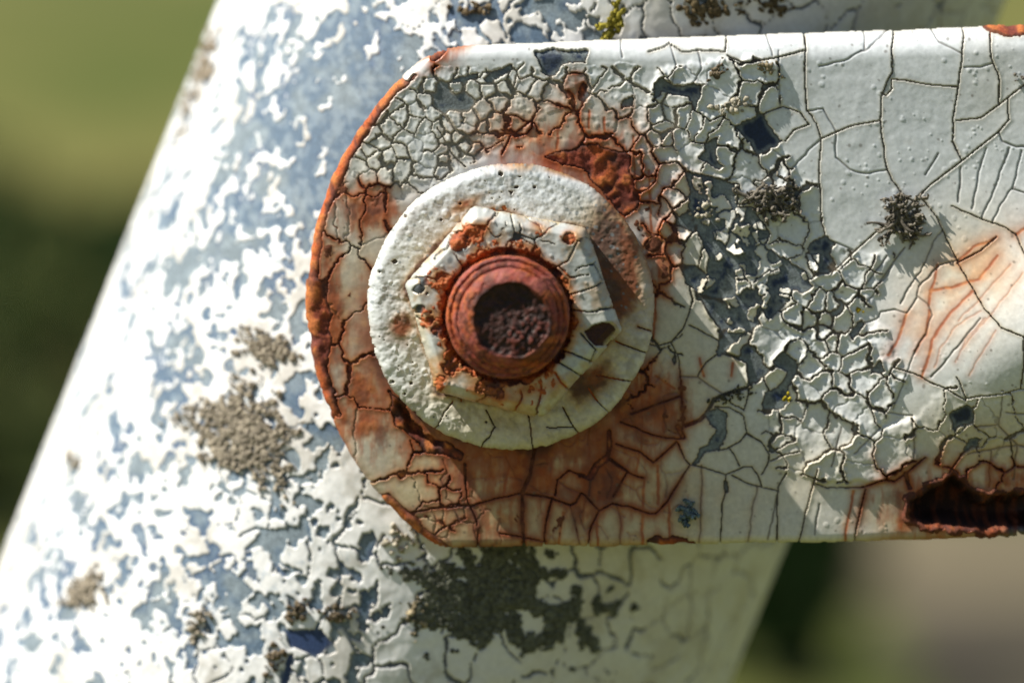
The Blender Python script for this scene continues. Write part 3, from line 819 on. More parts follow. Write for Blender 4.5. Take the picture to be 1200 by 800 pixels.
# chamfer: rounded arris, stronger at the corners
Zf = NZ - np.clip(12 - dE, 0, 12) * 1.0 - np.clip(4 - dE, 0, 4) * 1.5
n1 = fbm(U, V, 26, 341, 5); n2 = fbm(U, V, 8, 343, 4); n3 = fbm(U, V, 70, 345, 3)
Zf = Zf + (fbm(U, V, 40, 347, 2) - .5) * 1.5 - 8 * smooth(78, 72, rB)
sdf = np.full(U.shape, 1e3, np.float32)
for wd, pts in [(2.2, [(660, 410), (699, 425), (712, 430)]), (2.2, [(681, 391), (697, 409), (690, 425)]), (2.6, [(650, 436), (657, 448), (663, 454), (674, 466)]), (2.4, [(634, 445), (634, 460), (630, 475), (630, 490)]), (2.2, [(612, 460), (606, 475), (603, 484)]),
                (1.8, [(668, 345), (685, 340), (705, 332)]), (2.0, [(640, 318), (655, 312), (668, 300), (676, 282)]), (1.8, [(655, 312), (668, 325), (690, 322)]), (1.8, [(600, 290), (603, 270), (598, 250)]), (1.8, [(603, 272), (625, 280), (640, 272), (655, 262)]), (1.8, [(545, 292), (552, 275), (570, 262), (580, 250)]), (1.8, [(625, 280), (632, 300)]),
                (1.8, [(520, 330), (500, 325), (480, 328)]), (1.8, [(515, 372), (500, 378), (490, 372)]), (1.8, [(510, 300), (525, 292), (530, 275)]), (1.8, [(672, 362), (690, 366), (718, 360)]), (2.0, [(655, 425), (680, 440), (695, 440)]), (2, [(560, 470), (570, 462), (590, 465)])]:
    sdf = np.minimum(sdf, seg_dist(U + nw * .35, V + nw * .35, tr(pts, NZ)) - wd * 0.38)
zone_n = (ang < 0.15) & (ang > -2.9)
vg, vgh = voronoi_gap(U + nw * 1.1, V + nw * .9, zone_n, lambda x, y: np.full(x.shape, 26.0), 41, (NC[0] - 150, NC[1] - 150, NC[0] + 150, NC[1] + 150), 2500, 0.5, 0.8)
sdf = np.minimum(sdf, np.where(zone_n, vg - 0.25, 1e3))
rz = np.zeros(U.shape, np.float32)
for (x, y, rx, ry, a, k) in [(528, 425, 22, 40, 0.4, 1.0), (575, 455, 45, 22, 0.2, 1.1), (612, 455, 30, 16, 0, .8), (520, 345, 12, 24, 0, 0.55), (505, 375, 10, 14, 0, 0.95), (555, 272, 26, 14, -0.5, 0.85), (660, 345, 14, 36, -0.3, 0.9), (515, 325, 12, 12, 0, .9), (628, 268, 16, 8, 0, 0.7), (668, 277, 14, 9, 0, 0.9), (600, 288, 40, 7, 0, 0.55), (650, 450, 24, 14, 0, 0.55)]:
    rz = np.maximum(rz, k * gauss(U, V, *unproj(x, y, NZ), rx, ry, a))
ring = smooth(92, 73, rB + nw * 1.6)
rz = np.maximum(rz, ring * 0.85)
rr = smooth(0.5, 0.85, rz + (n1 - 0.5) * 0.8 + (n2 - 0.5) * 0.35)
blister = poly_sd(U, V, tr([(684, 388), (698, 380), (714, 378), (724, 388), (712, 406), (696, 406)], NZ)) + nw * .3
pits = dots(U, V, 40, 1, 3.5, 351, (np.abs(ang) > 2.0) * 1.0) > .5
pits2 = np.zeros(U.shape, bool)
for (x, y, rr_) in [(519, 327, 7), (515, 388, 8), (491, 338, 5), (492, 363, 5), (541, 282, 9), (536, 288, 6), (666, 280, 5), (498, 330, 4)]:
    c_ = unproj(x, y, NZ); pits2 |= np.hypot((U - c_[0]) * 0.8, (V - c_[1])) + nw * .4 < rr_
bare = (rr > 0.97) | (blister > 0) | pits | pits2
chips = (sdf > 0) & ~bare & (dE > 0.2) & (rB > 77 + nw * .8)
lab, n = label(chips)
d = blur3(edt(chips, 12), 2)
cc = full(U.shape, WHITE * np.array([.80, .83, .83])) * (0.9 + 0.18 * n3[..., None])
yz = np.maximum(0.75 * gauss(U, V, *unproj(610, 475, NZ), 110, 34), 0.22 + 0 * U)
yz = np.maximum(yz, 0.6 * smooth(14, 4, dE) * (ang > 0.3))
cc = mix(cc, CREAM, np.clip(yz * (.5 + n1), 0, 1))
cc = mix(cc, CREAM * 0.6, np.exp(-(d / 2.2) ** 2) * 0.5)
cr_ = np.exp(-d / 4) * smooth(0.1, 0.6, rz)
cc = mix(cc, OCHRE, np.clip(smooth(0.2, 0.8, rz + (n1 - .5) * .8) * 0.6 + cr_ * .4, 0, 1))
cc = mix(cc, mix(full(U.shape, RUST), ORANGE, smooth(.4, .7, n2)), np.clip(np.maximum(rr, cr_ * .8), 0, 1) * .85)
cc = mix(cc, PRIMER, dots(U, V, 160, 1, 4.5, 371, (np.abs(ang) > 2.2) * 1.0) * .8)
cc = mix(cc, OCHRE * .8, smooth(.5, .7, fbm(U, V, 18, 373, 4)) * .55)
cc = cc * (0.85 + 0.3 * fbm(U, V, 4.0, 375, 2))[..., None]
ccol = np.concatenate([cc, np.clip(0.36 + .4 * rr, .2, .9)[..., None]], -1).astype(np.float32)
h = chip_heights(lab, n, chips, U, V, d, 2.4, 1.2, 1.0, 43) * .8 + (fbm(U, V, 12, 361, 3) - .5) * 1.2 + dots(U, V, 120, 1.5, 4, 363) * .8
h = np.maximum(h, 0.5)
srust = smooth(0.1, 0.4, rz + (n1 - .5) * .3)
wallc = smooth(5, 0, dE)
sc_ = mix(full(U.shape, PRIMER * 0.35), mix(full(U.shape, DRUST * 1.8), RUST * 1.0, smooth(0.35, 0.6, n1 * .6 + n2 * .4)), srust)
sc_ = mix(sc_, ORANGE * 0.75, srust * smooth(0.52, 0.68, n2) * 0.4)
sc_ = mix(sc_, DRUST, smooth(-4, 1, blister))
sc_ = mix(sc_, mix(full(U.shape, CREAM * .9), OCHRE * .8, smooth(.4, .6, n1)), wallc)
scol = np.concatenate([sc_, np.full(U.shape + (1,), 0.7)], -1).astype(np.float32)
hsub = (n2 - .5) * 2.5 + srust * (fbm(U, V, 3.2, 381, 2) - .5) * 3.5 + srust * ((n1 - .5) * 4 + (n2 - .5) * 3 + 0.5) - 3 * smooth(-2, 3, blister)
nut = empty("hex_nut", world(NC[0], NC[1], WZ).tolist(), "hex nut with chipped white paint and rust, screwed on the bolt above the washer", "nut")
disc_part(nut, NC, Zf, dE, WZ - 2, chips, h, ccol, hsub, scol, U, V, "nut_body", M_BASE, 120)

# =================================================================== BOLT END
bolt = empty("bolt", world(BC[0], BC[1], 100.).tolist(), "rusted reddish brown bolt end with dark rough hollow tip, in the middle of the nut", "bolt")
k_ = (DIST - 150) / DIST
RB = 72.0 * k_
TOPZ = 172.0
nt_, nr = 420, 220
th = np.linspace(0, 2 * math.pi, nt_, endpoint=False)
# profile: (radius, z) from the nut up over the shoulder into the pit
prof = [(RB - 1, 96), (RB - 1, 118), (RB + 0.5, 126), (RB, 136), (RB - 5.5, 140), (RB - 5, 143), (RB - 0.5, 147), (RB - 1.5, 151), (RB - 2.5, 152.5), (RB - 6.5, 151.5), (RB - 7.5, 158), (RB - 11, 159.5), (RB - 13, 158.5), (RB - 14, 164.5), (RB - 18, 168), (RB - 22, 170.5), (RB - 25.5, TOPZ), (RB - 27, 171.7), (RB - 28.5, 169), (RB - 33, 167.5), (RB - 46, 167), (RB - 58, 166.5), (3, 166.5), (0.6, 166.5)]
prof = np.array(prof)
seg = np.r_[0, np.cumsum(np.hypot(*np.diff(prof, axis=0).T))]
t = np.linspace(0, seg[-1], nr)
pr = np.interp(t, seg, prof[:, 0]); pz = np.interp(t, seg, prof[:, 1])
pr = np.convolve(np.pad(pr, 1, mode='edge'), np.ones(3) / 3, 'valid'); pz = np.convolve(np.pad(pz, 1, mode='edge'), np.ones(3) / 3, 'valid')
pr[-1] = 0.3
TH, RR = np.meshgrid(th, pr); _, ZZ = np.meshgrid(th, pz)
X = RR * np.cos(TH); Y = RR * np.sin(TH)
off = smooth(RB - 8, RB - 26, RR) * (ZZ > 140)
wob2 = 1 + .10 * (fbm(np.cos(TH) * 40, np.sin(TH) * 40, 26, 521, 3) - .5) * smooth(RB - 14, RB - 26, RR)
X2 = X * wob2 + 4 * off; Y2 = Y * wob2 + 2 * off
nB = fbm(X2 + ZZ, Y2 - ZZ, 16, 501, 5); nF = fbm(X2 + ZZ, Y2, 5, 503, 4); nG = fbm(X2, Y2 + ZZ, 40, 505, 3)
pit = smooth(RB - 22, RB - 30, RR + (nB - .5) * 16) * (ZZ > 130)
gran = pit * gauss(X2, Y2, 22, 22, 40, 34)
sh = (nB - .5) * 2.4 + (nF - .5) * 1.6
dr = np.where(ZZ < 165, sh, 0)
lip = gauss(X2, Y2, 18, 20, 30, 26) * pit * 9
Zd = ZZ + np.where(pit > 0.1, (nB - .5) * 5 + (nF - .5) * 4.5 * (0.25 + gran) + lip * .6, sh * 0.6)
Xd = X2 + np.cos(TH) * dr; Yd = Y2 + np.sin(TH) * dr
VW = world(BC[0] + Xd, BC[1] + Yd, Zd)
c = mix(full(X.shape, REDRUST * 1.1), RUST, smooth(.42, .6, nG))
c = mix(c, ORANGE * 0.8, smooth(.55, .7, nF) * .45 * (1 - pit))
low = smooth(0.2, -0.9, np.cos(TH - 2.5)) * 0
c = mix(c, np.array([0.34, 0.11, 0.10]), smooth(.5, .65, nB) * (1 - pit) * .5)
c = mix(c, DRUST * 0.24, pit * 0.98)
c = mix(c, REDRUST * 0.9, gran * smooth(.45, .65, nF) * .55)
c = c * (.6 + .8 * fbm(X2 * 1.3 + ZZ, Y2 * 1.3 - ZZ, 3.5, 513, 3))[..., None]
c = mix(c, DRUST, smooth(.54, .66, fbm(X2 * 1.0 + ZZ, Y2, 9, 509, 3)) * .6)
col = np.concatenate([c, np.full(X.shape + (1,), .55) + .2 * nF[..., None]], -1)
ii = np.arange(nt_ * nr).reshape(nr, nt_)
f = np.stack([ii[:-1], np.roll(ii[:-1], -1, 1), np.roll(ii[1:], -1, 1), ii[1:]], -1)
cut = int(np.argmin(np.abs(t - seg[list(prof[:, 1]).index(TOPZ)])))
def part_rows(name, a, b):
    ff = f[a:b].reshape(-1, 4)
    used = np.unique(ff); rm = np.full(nt_ * nr, -1, np.int32); rm[used] = np.arange(len(used))
    return mesh_np(name, VW.reshape(-1, 3)[used], rm[ff], col.reshape(-1, 4)[used], M_RUST, bolt)
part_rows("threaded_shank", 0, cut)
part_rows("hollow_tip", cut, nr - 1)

# =================================================================== LEANING POLE
RP = 479.0
zc = -(THK + RP)
a0 = np.array(unproj(717, 0, zc)); a1 = np.array(unproj(399, 800, zc))
ev = (a1 - a0) / np.linalg.norm(a1 - a0)           # along the pole, downwards
ea = np.array([ev[1], -ev[0]])                     # across the pole, to the right
C0 = a0
def pole_hit(px, py):
    a, up, tz = ray(px, py)
    dx, dy, dz = a, -up, tz
    ox, oy, oz = 600.0, 400 - CAMP[1], CAMP[2]
    # remove axial part
    wx, wy, wz = ox - C0[0], oy - C0[1], oz - zc
    da = dx * ea[0] + dy * ea[1]; wa = wx * ea[0] + wy * ea[1]
    A = da * da + dz * dz; B = da * wa + dz * wz; Cc = wa * wa + wz * wz - RP * RP
    disc = np.maximum(B * B - A * Cc, 0)
    t = (-B - np.sqrt(disc)) / A
    hx, hy, hz = ox + t * dx, oy + t * dy, oz + t * dz
    s = (hx - C0[0]) * ev[0] + (hy - C0[1]) * ev[1]
    aa = (hx - C0[0]) * ea[0] + (hy - C0[1]) * ea[1]
    th = np.arctan2(aa, hz - zc)
    return th * RP, s
def pole_pos(U, V, h=0.0):
    th = U / RP
    r_ = RP + h
    return np.stack([C0[0] + ev[0] * V + ea[0] * r_ * np.sin(th), C0[1] + ev[1] * V + ea[1] * r_ * np.sin(th), zc + r_ * np.cos(th)], -1)
def trp(pts):
    a = np.array(pts, float)
    x, y = pole_hit(a[:, 0], a[:, 1])
    return list(zip(x, y))
PS = 2.0
u = np.arange(-RP * 1.75, RP * 1.75, PS); v = np.arange(-240, 1500, PS)
U, V = [a.astype(np.float32) for a in np.meshgrid(u, v)]
P = pole_pos(U, V)
N = normals(P)
# where each spot lies on the bracket drawing (to tell what the bar hides)
PX = P[..., 0] + (600 - P[..., 0]) * 0; PY = P[..., 1]
nw = (fbm(U, V, 16, 433, 3) - .5) * 16
n1 = fbm(U, V, 46, 441, 4); n2 = fbm(U, V, 16, 443, 4); n3 = fbm(U, V, 120, 445, 3); nb = fbm(U, V, 26, 447, 5, 0.66)
# bare band of old blue paint in the upper middle, blotchy white elsewhere
bz = np.zeros(U.shape, np.float32)
for (x, y, rx, ry, a, k) in [(400, 150, 140, 170, 0.3, 0.19), (470, 40, 60, 60, 0, 0.10), (250, 270, 90, 120, 0.3, 0.10), (330, 60, 60, 80, 0, 0.09), (330, 300, 80, 60, 0, 0.08), (180, 420, 60, 120, 0, 0.03), (600, 20, 140, 40, 0, 0.12), (700, 10, 60, 40, 0, 0.06), (260, 690, 90, 60, 0, 0.06), (120, 690, 140, 90, 0, 0.02)]:
    q_ = pole_hit(x, y)
    bz = np.maximum(bz, k * gauss(U, V, q_[0], q_[1], rx, ry, a))
nb = nb * .64 + .36 * fbm(U, V, 10, 481, 3) 
thr = 0.425 + bz
white = blur3(nb, 1) > thr
zl = U > pole_hit(250, 600)[0]
spc = lambda x, y: np.where(x < -60, 62.0, 46.0)
pw1 = (fbm(U, V, 60, 471, 4, .55) - .5) * 50; pw2 = (fbm(U, V, 60, 473, 4, .55) - .5) * 50
vg, vgh = voronoi_gap(U + pw1, V + pw2, np.ones(U.shape, bool), spc, 61, (u[0], v[0], u[-1], v[-1]), 12000, 0.25, 1.5)
sdf = vg - (0.4 + 0.8 * smooth(.5, .7, n3))
sdf = np.where(U < pole_hit(255, 600)[0] + nw * 3, np.maximum(sdf, 0.4), sdf)
sdf = np.where((vg < .45) & (U < pole_hit(235, 600)[0] + nw * 3) & (n2 > .62), -1, sdf)
shade_side = U > pole_hit(560, 720)[0]
pm_ = np.full(U.shape, -1e3, np.float32)
for pts in ([(287, 645), (310, 620), (353, 618), (340, 630), (303, 640)], [(333, 737), (377, 738), (390, 753), (373, 768), (340, 757)], [(250, 673), (270, 667), (300, 693), (277, 710)], [(337, 767), (345, 765), (338, 800), (330, 800)]):
    pm_ = np.maximum(pm_, poly_sd(U, V, trp(pts)) + nw * .2)
white = white | (U > pole_hit(440, 760)[0])
top_right = (V < 330) & (U > 0)
chips = (sdf > 0) & white & (pm_ < 0) & (V > v[2]) & (V < v[-3])
hid = None
lab, n = label(chips)
d = blur3(edt(chips, 8), 1) * PS; dm = blur3(edt(~chips, 5), 1) * PS
cc = full(U.shape, np.array([.79, .80, .80])) * (.94 + .1 * n3[..., None])
thin = smooth(.055, .0, nb - thr) * smooth(100, -200, U)
cc = mix(cc, np.array([.40, .47, .53]), thin * .75)
cc = mix(cc, np.array([.42, .39, .33]), smooth(.50, .68, fbm(U, V, 70, 483, 5, .65)) * .55)
yz = smooth(0, 260, U) * 0.75
cc = mix(cc, np.array([.58, .52, .38]), np.clip(yz * (.5 + n1), 0, 1) * .55)
cc = mix(cc, CREAM * .7, np.exp(-(d / 3.0) ** 2) * .35 * smooth(-250, 0, U))
ccol = np.concatenate([cc, np.full(U.shape + (1,), .45)], -1).astype(np.float32)
h = chip_heights(lab, n, chips, U, V, d, 1.9, 0.9, 0.9, 63) * (0.3 + 0.6 * smooth(-260, -60, U)) + (fbm(U, V, 20, 461, 3) - .5) * 2.0
h = np.maximum(h, .5)
blue = np.array([.115, .175, .25])
sc_ = mix(full(U.shape, blue), np.array([.19, .24, .275]), smooth(.4, .6, n1))
sc_ = mix(sc_, np.array([.33, .40, .45]), smooth(.45, .65, fbm(U, V, 9, 485, 3)) * .5)
sc_ = mix(sc_, NAVY * 2.5, smooth(.5, .62, fbm(U, V, 40, 487, 3)) * smooth(5, 1.5, dm) * .4)
sc_ = mix(sc_, NAVY * 1.6, smooth(-3, 1, np.minimum(pm_, np.where(U > pole_hit(305, 740)[0], 99, -99))))
sc_ = mix(sc_, DIRT * 1.2, smooth(4.0, 1.5, dm) * smooth(-120, 60, U) * .6)
scol = np.concatenate([sc_, np.full(U.shape + (1,), .5)], -1).astype(np.float32)
pole = empty("leaning_pole", world(*[float(t_) for t_ in pole_pos(np.array(0.), np.array(1500.))]).tolist(), "thick leaning round pole with white paint flaking off old blue paint, behind the bracket bar", "pole")
PWp = world(P[..., 0], P[..., 1], P[..., 2])
grid_patch("tube", np.ones(U.shape, bool)[::2, ::2], PWp[::2, ::2], scol[::2, ::2], M_BASE, pole)
# flakes wholly behind the bar are not built
fx, fy = P[..., 0], P[..., 1]
hidden = (fy > 90) & (fy < 590) & (np.hypot(np.minimum(fx - 719, 0), fy - 350) < 310) & (fx > 430)
back = np.abs(U) > RP * 1.62
kill = np.bincount(lab.ravel(), (hidden | back).ravel(), minlength=n + 1) >= np.bincount(lab.ravel(), minlength=n + 1) * 0.98
kill[0] = False
flakes(pole, P, N, chips & ~kill[lab], h, ccol, M_POLE, 295, 5)

# =================================================================== BACKGROUND
def simple_mat(name, c1, c2, scale, rough=0.9, c3=None):
    m = bpy.data.materials.new(name); m.use_nodes = True
    n = m.node_tree; b = n.nodes["Principled BSDF"]
    tc = n.nodes.new("ShaderNodeTexCoord"); no = n.nodes.new("ShaderNodeTexNoise")
    no.inputs["Scale"].default_value = scale; no.inputs["Detail"].default_value = 6
    n.links.new(tc.outputs["Object"], no.inputs["Vector"])
    rp = n.nodes.new("ShaderNodeValToRGB")
    rp.color_ramp.elements[0].position = .35; rp.color_ramp.elements[0].color = (*c1, 1)
    rp.color_ramp.elements[1].position = .65; rp.color_ramp.elements[1].color = (*c2, 1)
    n.links.new(no.outputs["Fac"], rp.inputs[0]); n.links.new(rp.outputs[0], b.inputs["Base Color"])
    b.inputs["Roughness"].default_value = rough; b.inputs["Specular IOR Level"].default_value = .2
    return m
M_GRASS = simple_mat("meadow", (.05, .075, .012), (.13, .125, .035), 0.35)
M_PATH = simple_mat("gravel", (.10, .085, .052), (.16, .135, .085), 1.2)
M_LEAF = simple_mat("shrub_leaves", (.012, .03, .006), (.03, .06, .012), 8)
M_WOOD = simple_mat("shrub_wood", (.06, .045, .03), (.12, .09, .06), 20)
def ground_z(x, y):
    return 2.6 * smooth(13, 30, y) + 5 * smooth(30, 80, y)
gx = np.linspace(-60, 60, 61); gyv = np.r_[np.linspace(-10, 30, 81), np.linspace(32, 200, 60)]
GX, GY = np.meshgrid(gx, gyv)
GZ = ground_z(GX, GY)
ii = np.arange(GX.size).reshape(GX.shape)
f = np.stack([ii[:-1, :-1], ii[:-1, 1:], ii[1:, 1:], ii[1:, :-1]], -1).reshape(-1, 4)
g = mesh_np("ground", np.stack([GX, GY, GZ], -1).reshape(-1, 3), f, None, M_GRASS, None, False); g['kind'] = 'structure'
px_ = np.linspace(0, 1, 20); 
pl = np.stack([0.50 + 5 * px_, 7.15 - 0.2 * px_ + .05 * np.sin(px_ * 9)], -1); prr = np.stack([0.85 + 5 * px_, 9.4 - 0.3 * px_], -1)
pv = np.concatenate([np.c_[pl, np.full(20, .006)], np.c_[prr, np.full(20, .006)]])
f = np.array([[i, 20 + i, 21 + i, i + 1] for i in range(19)])
pa = mesh_np("path", pv, f, None, M_PATH, None, False); pa['kind'] = 'structure'
M_DARK_GROUND = simple_mat("dark_ground", (.03, .028, .018), (.065, .055, .038), 3)  # dark grey-brown ground colour, darker than the path
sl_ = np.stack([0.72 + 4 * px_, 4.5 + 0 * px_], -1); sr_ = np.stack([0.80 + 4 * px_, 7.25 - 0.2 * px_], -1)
so = mesh_np("dark_ground_strip", np.concatenate([np.c_[sl_, np.full(20, .003)], np.c_[sr_, np.full(20, .003)]]), f, None, M_DARK_GROUND, None, False); so['kind'] = 'structure'  # flat darker strip of ground on the near side of the path

def shrub(loc, rad, hgt, lab_, seed, n=2600):
    r = np.random.default_rng(seed)
    root = empty("shrub", loc, lab_, "shrub", "shrubs out of focus behind the pole")
    d_ = r.normal(size=(n, 3)); d_ /= np.linalg.norm(d_, axis=1, keepdims=True)
    rr_ = r.uniform(.45, 1, n) ** .6
    lump = 1 + .25 * np.sin(d_[:, 0] * 5 + seed) * np.cos(d_[:, 2] * 6)
    c = d_ * (rr_ * lump)[:, None] * np.array([rad, rad, hgt * .5]) + np.array([0, 0, hgt * .55])
    a = r.normal(size=(n, 3)); a /= np.linalg.norm(a, axis=1, keepdims=True)
    b = np.cross(a, r.normal(size=(n, 3))); b /= np.linalg.norm(b, axis=1, keepdims=True)
    L = r.uniform(.035, .06, n)[:, None]
    vv = np.stack([c - a * L, c + b * L * .5, c + a * L, c - b * L * .5], 1).reshape(-1, 3) + np.array(loc)
    mesh_np("foliage", vv, np.arange(n * 4).reshape(-1, 4), None, M_LEAF, root)
    vs = []; fs = []
    for k in range(5):
        aa = k * 1.3 + seed
        for j in range(4):
            t_ = j / 3; rr2 = .02 * (1 - .7 * t_)
            cx_, cy_ = math.cos(aa) * rad * .5 * t_, math.sin(aa) * rad * .5 * t_
            for q_ in range(6):
                vs.append((loc[0] + cx_ + rr2 * math.cos(q_ * math.pi / 3), loc[1] + cy_ + rr2 * math.sin(q_ * math.pi / 3), loc[2] + t_ * hgt * .7))
        b0 = k * 24
        for j in range(3):
            for q_ in range(6):
                fs.append((b0 + j * 6 + q_, b0 + j * 6 + (q_ + 1) % 6, b0 + (j + 1) * 6 + (q_ + 1) % 6, b0 + (j + 1) * 6 + q_))
    mesh_np("stem", np.array(vs), np.array(fs), None, M_WOOD, root)
shrub((-1.35, 8.5, 0), .75, .95, "dark green leafy shrub out of focus at the left of the pole", 3)
shrub((0.46, 5.8, 0), .20, .50, "small dark green shrub out of focus right of the pole foot, by the path", 5, 900)

# =================================================================== LICHENS AND MOSS
def on_bar(px, py):
    x, y = unproj(px, py, 4)
    return np.array([x, y, 4.0 + zbar_at(x, y)]), np.array([0, 0, 1.0]), np.array([1.0, 0, 0]), np.array([0, 1.0, 0])
def on_pole(px, py):
    a, b = pole_hit(px, py)
    p = pole_pos(np.array(a), np.array(b), 3.0); t_ = a / RP
    n_ = np.array([ea[0] * math.sin(t_), ea[1] * math.sin(t_), math.cos(t_)])
    e1 = np.array([ea[0] * math.cos(t_), ea[1] * math.cos(t_), -math.sin(t_)]); e2 = np.array([ev[0], ev[1], 0])
    return p, n_, e1, e2
def project(surf, px, py):
    return on_bar(px, py) if surf == 'bar' else on_pole(px, py)

def crust(surf, px, py, rx, ry, rot, nl, size, hgt, colr, lab_, seed, group=None, name="lichen_patch", cat="lichen", hole=None):
    """a crusty lichen: many small uneven lobes grown together"""
    r = np.random.default_rng(seed)
    p0, n0, _, _ = project(surf, px, py)
    vs = []; fs = []; cs = []
    K = 8
    ph = r.uniform(0, 6.28, 4)
    for i in range(nl):
        a = r.uniform(0, 6.283); q_ = r.random() ** .62 * (1.0 if r.random() < .9 else 1.25)
        edge = 1 + .18 * math.sin(3 * a + ph[0]) + .14 * math.sin(5 * a + ph[1]) + .12 * math.sin(9 * a + ph[2]) + .10 * math.sin(17 * a + ph[3])
        dx, dy = rx * q_ * edge * math.cos(a), ry * q_ * edge * math.sin(a)
        x = px + dx * math.cos(rot) - dy * math.sin(rot); y = py + dx * math.sin(rot) + dy * math.cos(rot)
        if hole and math.hypot((x - hole[0]) / hole[2], (y - hole[1]) / hole[3]) < r.uniform(.8, 1.1):
            continue
        if vnoise(np.array([x]), np.array([y]), 11.0 + size * 1.2, seed)[0] < .10 + .30 * q_ ** 1.5:
            continue
        p, n_, e1, e2 = project(surf, x, y)
        s_ = size * (.4 + 1.1 * r.random() ** 2) * (1.1 - .4 * q_); hh_ = hgt * r.uniform(.2, 1.5) * (1.1 - .55 * q_)
        tl = r.normal(0, .25, 2)
        b0 = len(vs)
        an0 = r.uniform(0, 6.28); asp = r.uniform(.6, 1.0)
        rj = r.uniform(.7, 1.25, K)
        for ring, (rf, hf) in enumerate(((1.0, -.35), (1.02, .35), (.62, .85))):
            for k in range(K):
                an = k * 2 * math.pi / K
                uu = math.cos(an) * rf * rj[k] * s_; vv_ = math.sin(an) * rf * rj[k] * s_ * asp
                u2 = uu * math.cos(an0) - vv_ * math.sin(an0); v2 = uu * math.sin(an0) + vv_ * math.cos(an0)
                vs.append(p + e1 * u2 + e2 * v2 + n_ * (hf * hh_ + (u2 * tl[0] + v2 * tl[1]) * .6 * (hf > 0)))
        vs.append(p + n_ * hh_ * r.uniform(.5, 1.0))
        base_c = np.array(colr) * r.uniform(.6, 1.3)
        cs += [np.r_[base_c * (.75 if j < K else 1.0), .9] for j in range(3 * K + 1)]
        for ring in (0, 1):
            for k in range(K):
                k2 = (k + 1) % K
                fs.append((b0 + ring * K + k, b0 + (ring + 1) * K + k, b0 + (ring + 1) * K + k2)); fs.append((b0 + ring * K + k, b0 + (ring + 1) * K + k2, b0 + ring * K + k2))
        for k in range(K):
            fs.append((b0 + 2 * K + k, b0 + 3 * K, b0 + 2 * K + (k + 1) % K))
    vs = np.array(vs); f_ = np.array(fs)[:, ::-1]
    o = mesh_np(name, world(vs[:, 0], vs[:, 1], vs[:, 2]), f_, np.array(cs), M_LICH, None)
    o['label'] = lab_; o['category'] = cat
    if group: o['group'] = group
    return o

def bushy(surf, px, py, rad_, nb_, colr, lab_, seed, thick=2.4, rise=4, squash=(1, 1), group=None, name="branching_lichen", cat="lichen"):
    """a branching lichen: forked strands spreading from one holdfast"""
    r = np.random.default_rng(seed)
    p0, n0, e1, e2 = project(surf, px, py)
    vs = []; fs = []; cs = []
    def strand(pt, ang_, L, rr_, lev, z):
        m_ = 5; pts = [np.array([pt[0], pt[1], z])]
        for j in range(m_):
            ang_ += r.normal(0, .55); z = max(1.0, z + r.normal(0.4, 1.6) - (z - rise * .5) * .1)
            q_ = pts[-1]
            pts.append(np.array([q_[0] + math.cos(ang_) * L / m_ * squash[0], q_[1] + math.sin(ang_) * L / m_ * squash[1], z]))
            if lev < 2 and j in (1, 2, 3) and r.random() < .75:
                strand(pts[-1][:2], ang_ + r.choice([-1, 1]) * r.uniform(.5, 1.1), L * r.uniform(.35, .6), rr_ * .8, lev + 1, z)
        base_c = np.array(colr) * r.uniform(.6, 1.5)
        b0 = len(vs)
        for j, q_ in enumerate(pts):
            t_ = j / m_; rr2 = rr_ * (1 - .5 * t_) * r.uniform(.8, 1.25)
            d_ = pts[min(j + 1, m_)] - pts[max(j - 1, 0)]; d_ = d_ / (np.linalg.norm(d_) + 1e-6)
            sd = np.array([-d_[1], d_[0], 0]); sd /= (np.linalg.norm(sd) + 1e-6); up_ = np.cross(d_, sd)
            for k in range(5):
                an = k * 2 * math.pi / 5
                w_ = q_ + sd * math.cos(an) * rr2 * 1.3 + up_ * math.sin(an) * rr2
                vs.append(p0 + e1 * w_[0] + e2 * w_[1] + n0 * w_[2]); cs.append(np.r_[base_c * (.8 + .5 * t_), .9])
        for j in range(m_):
            for k in range(5):
                fs.append((b0 + j * 5 + k, b0 + j * 5 + (k + 1) % 5, b0 + (j + 1) * 5 + (k + 1) % 5, b0 + (j + 1) * 5 + k))
    for i in range(nb_):
        strand((r.normal(0, 5), r.normal(0, 5)), i * 6.283 / nb_ + r.normal(0, .25), rad_ * r.uniform(.6, 1.05), thick, 0, r.uniform(2, rise))
    vs = np.array(vs)
    o = mesh_np(name, world(vs[:, 0], vs[:, 1], vs[:, 2]), np.array(fs), np.array(cs), M_LICH, None)
    o['label'] = lab_; o['category'] = cat
    if group: o['group'] = group
    return o

GB = "lichens on the bracket bar"; GP = "lichens on the leaning pole"
DK = (.145, .13, .105); GY = (.33, .29, .225); PALE = (.46, .42, .33); BR = (.17, .135, .09)
bushy('bar', 1053, 256, 34, 20, DK, "dark star shaped branching lichen on a large smooth paint plate of the bracket bar", 71, group=GB)
bushy('bar', 905, 238, 38, 18, DK, "dark tangled branching lichen on the bracket bar beside the bare blue patch", 72, squash=(1, .8), group=GB)
crust('bar', 862, 124, 34, 9, -.25, 60, 4.2, 5, PALE, "pale lumpy lichen strip just above the square bare navy spot on the bar", 73, GB)
crust('bar', 903, 80, 22, 9, .1, 34, 3.6, 5, (.30, .25, .16), "brownish lichen clump just under the top edge of the bar", 74, GB)
crust('bar', 838, 88, 26, 7, -.75, 40, 3.4, 5, BR, "slanting brown lichen streak near the top edge of the bar", 75, GB)
crust('bar', 822, 248, 15, 14, 0, 26, 3.4, 5, PALE, "small pale lichen bits at the left border of the bare blue patch", 76, GB)
crust('bar', 860, 462, 26, 7, -.3, 40, 3.0, 3.5, (.09, .085, .06), "dark greenish lichen line in a wide crack low on the bar", 77, GB)
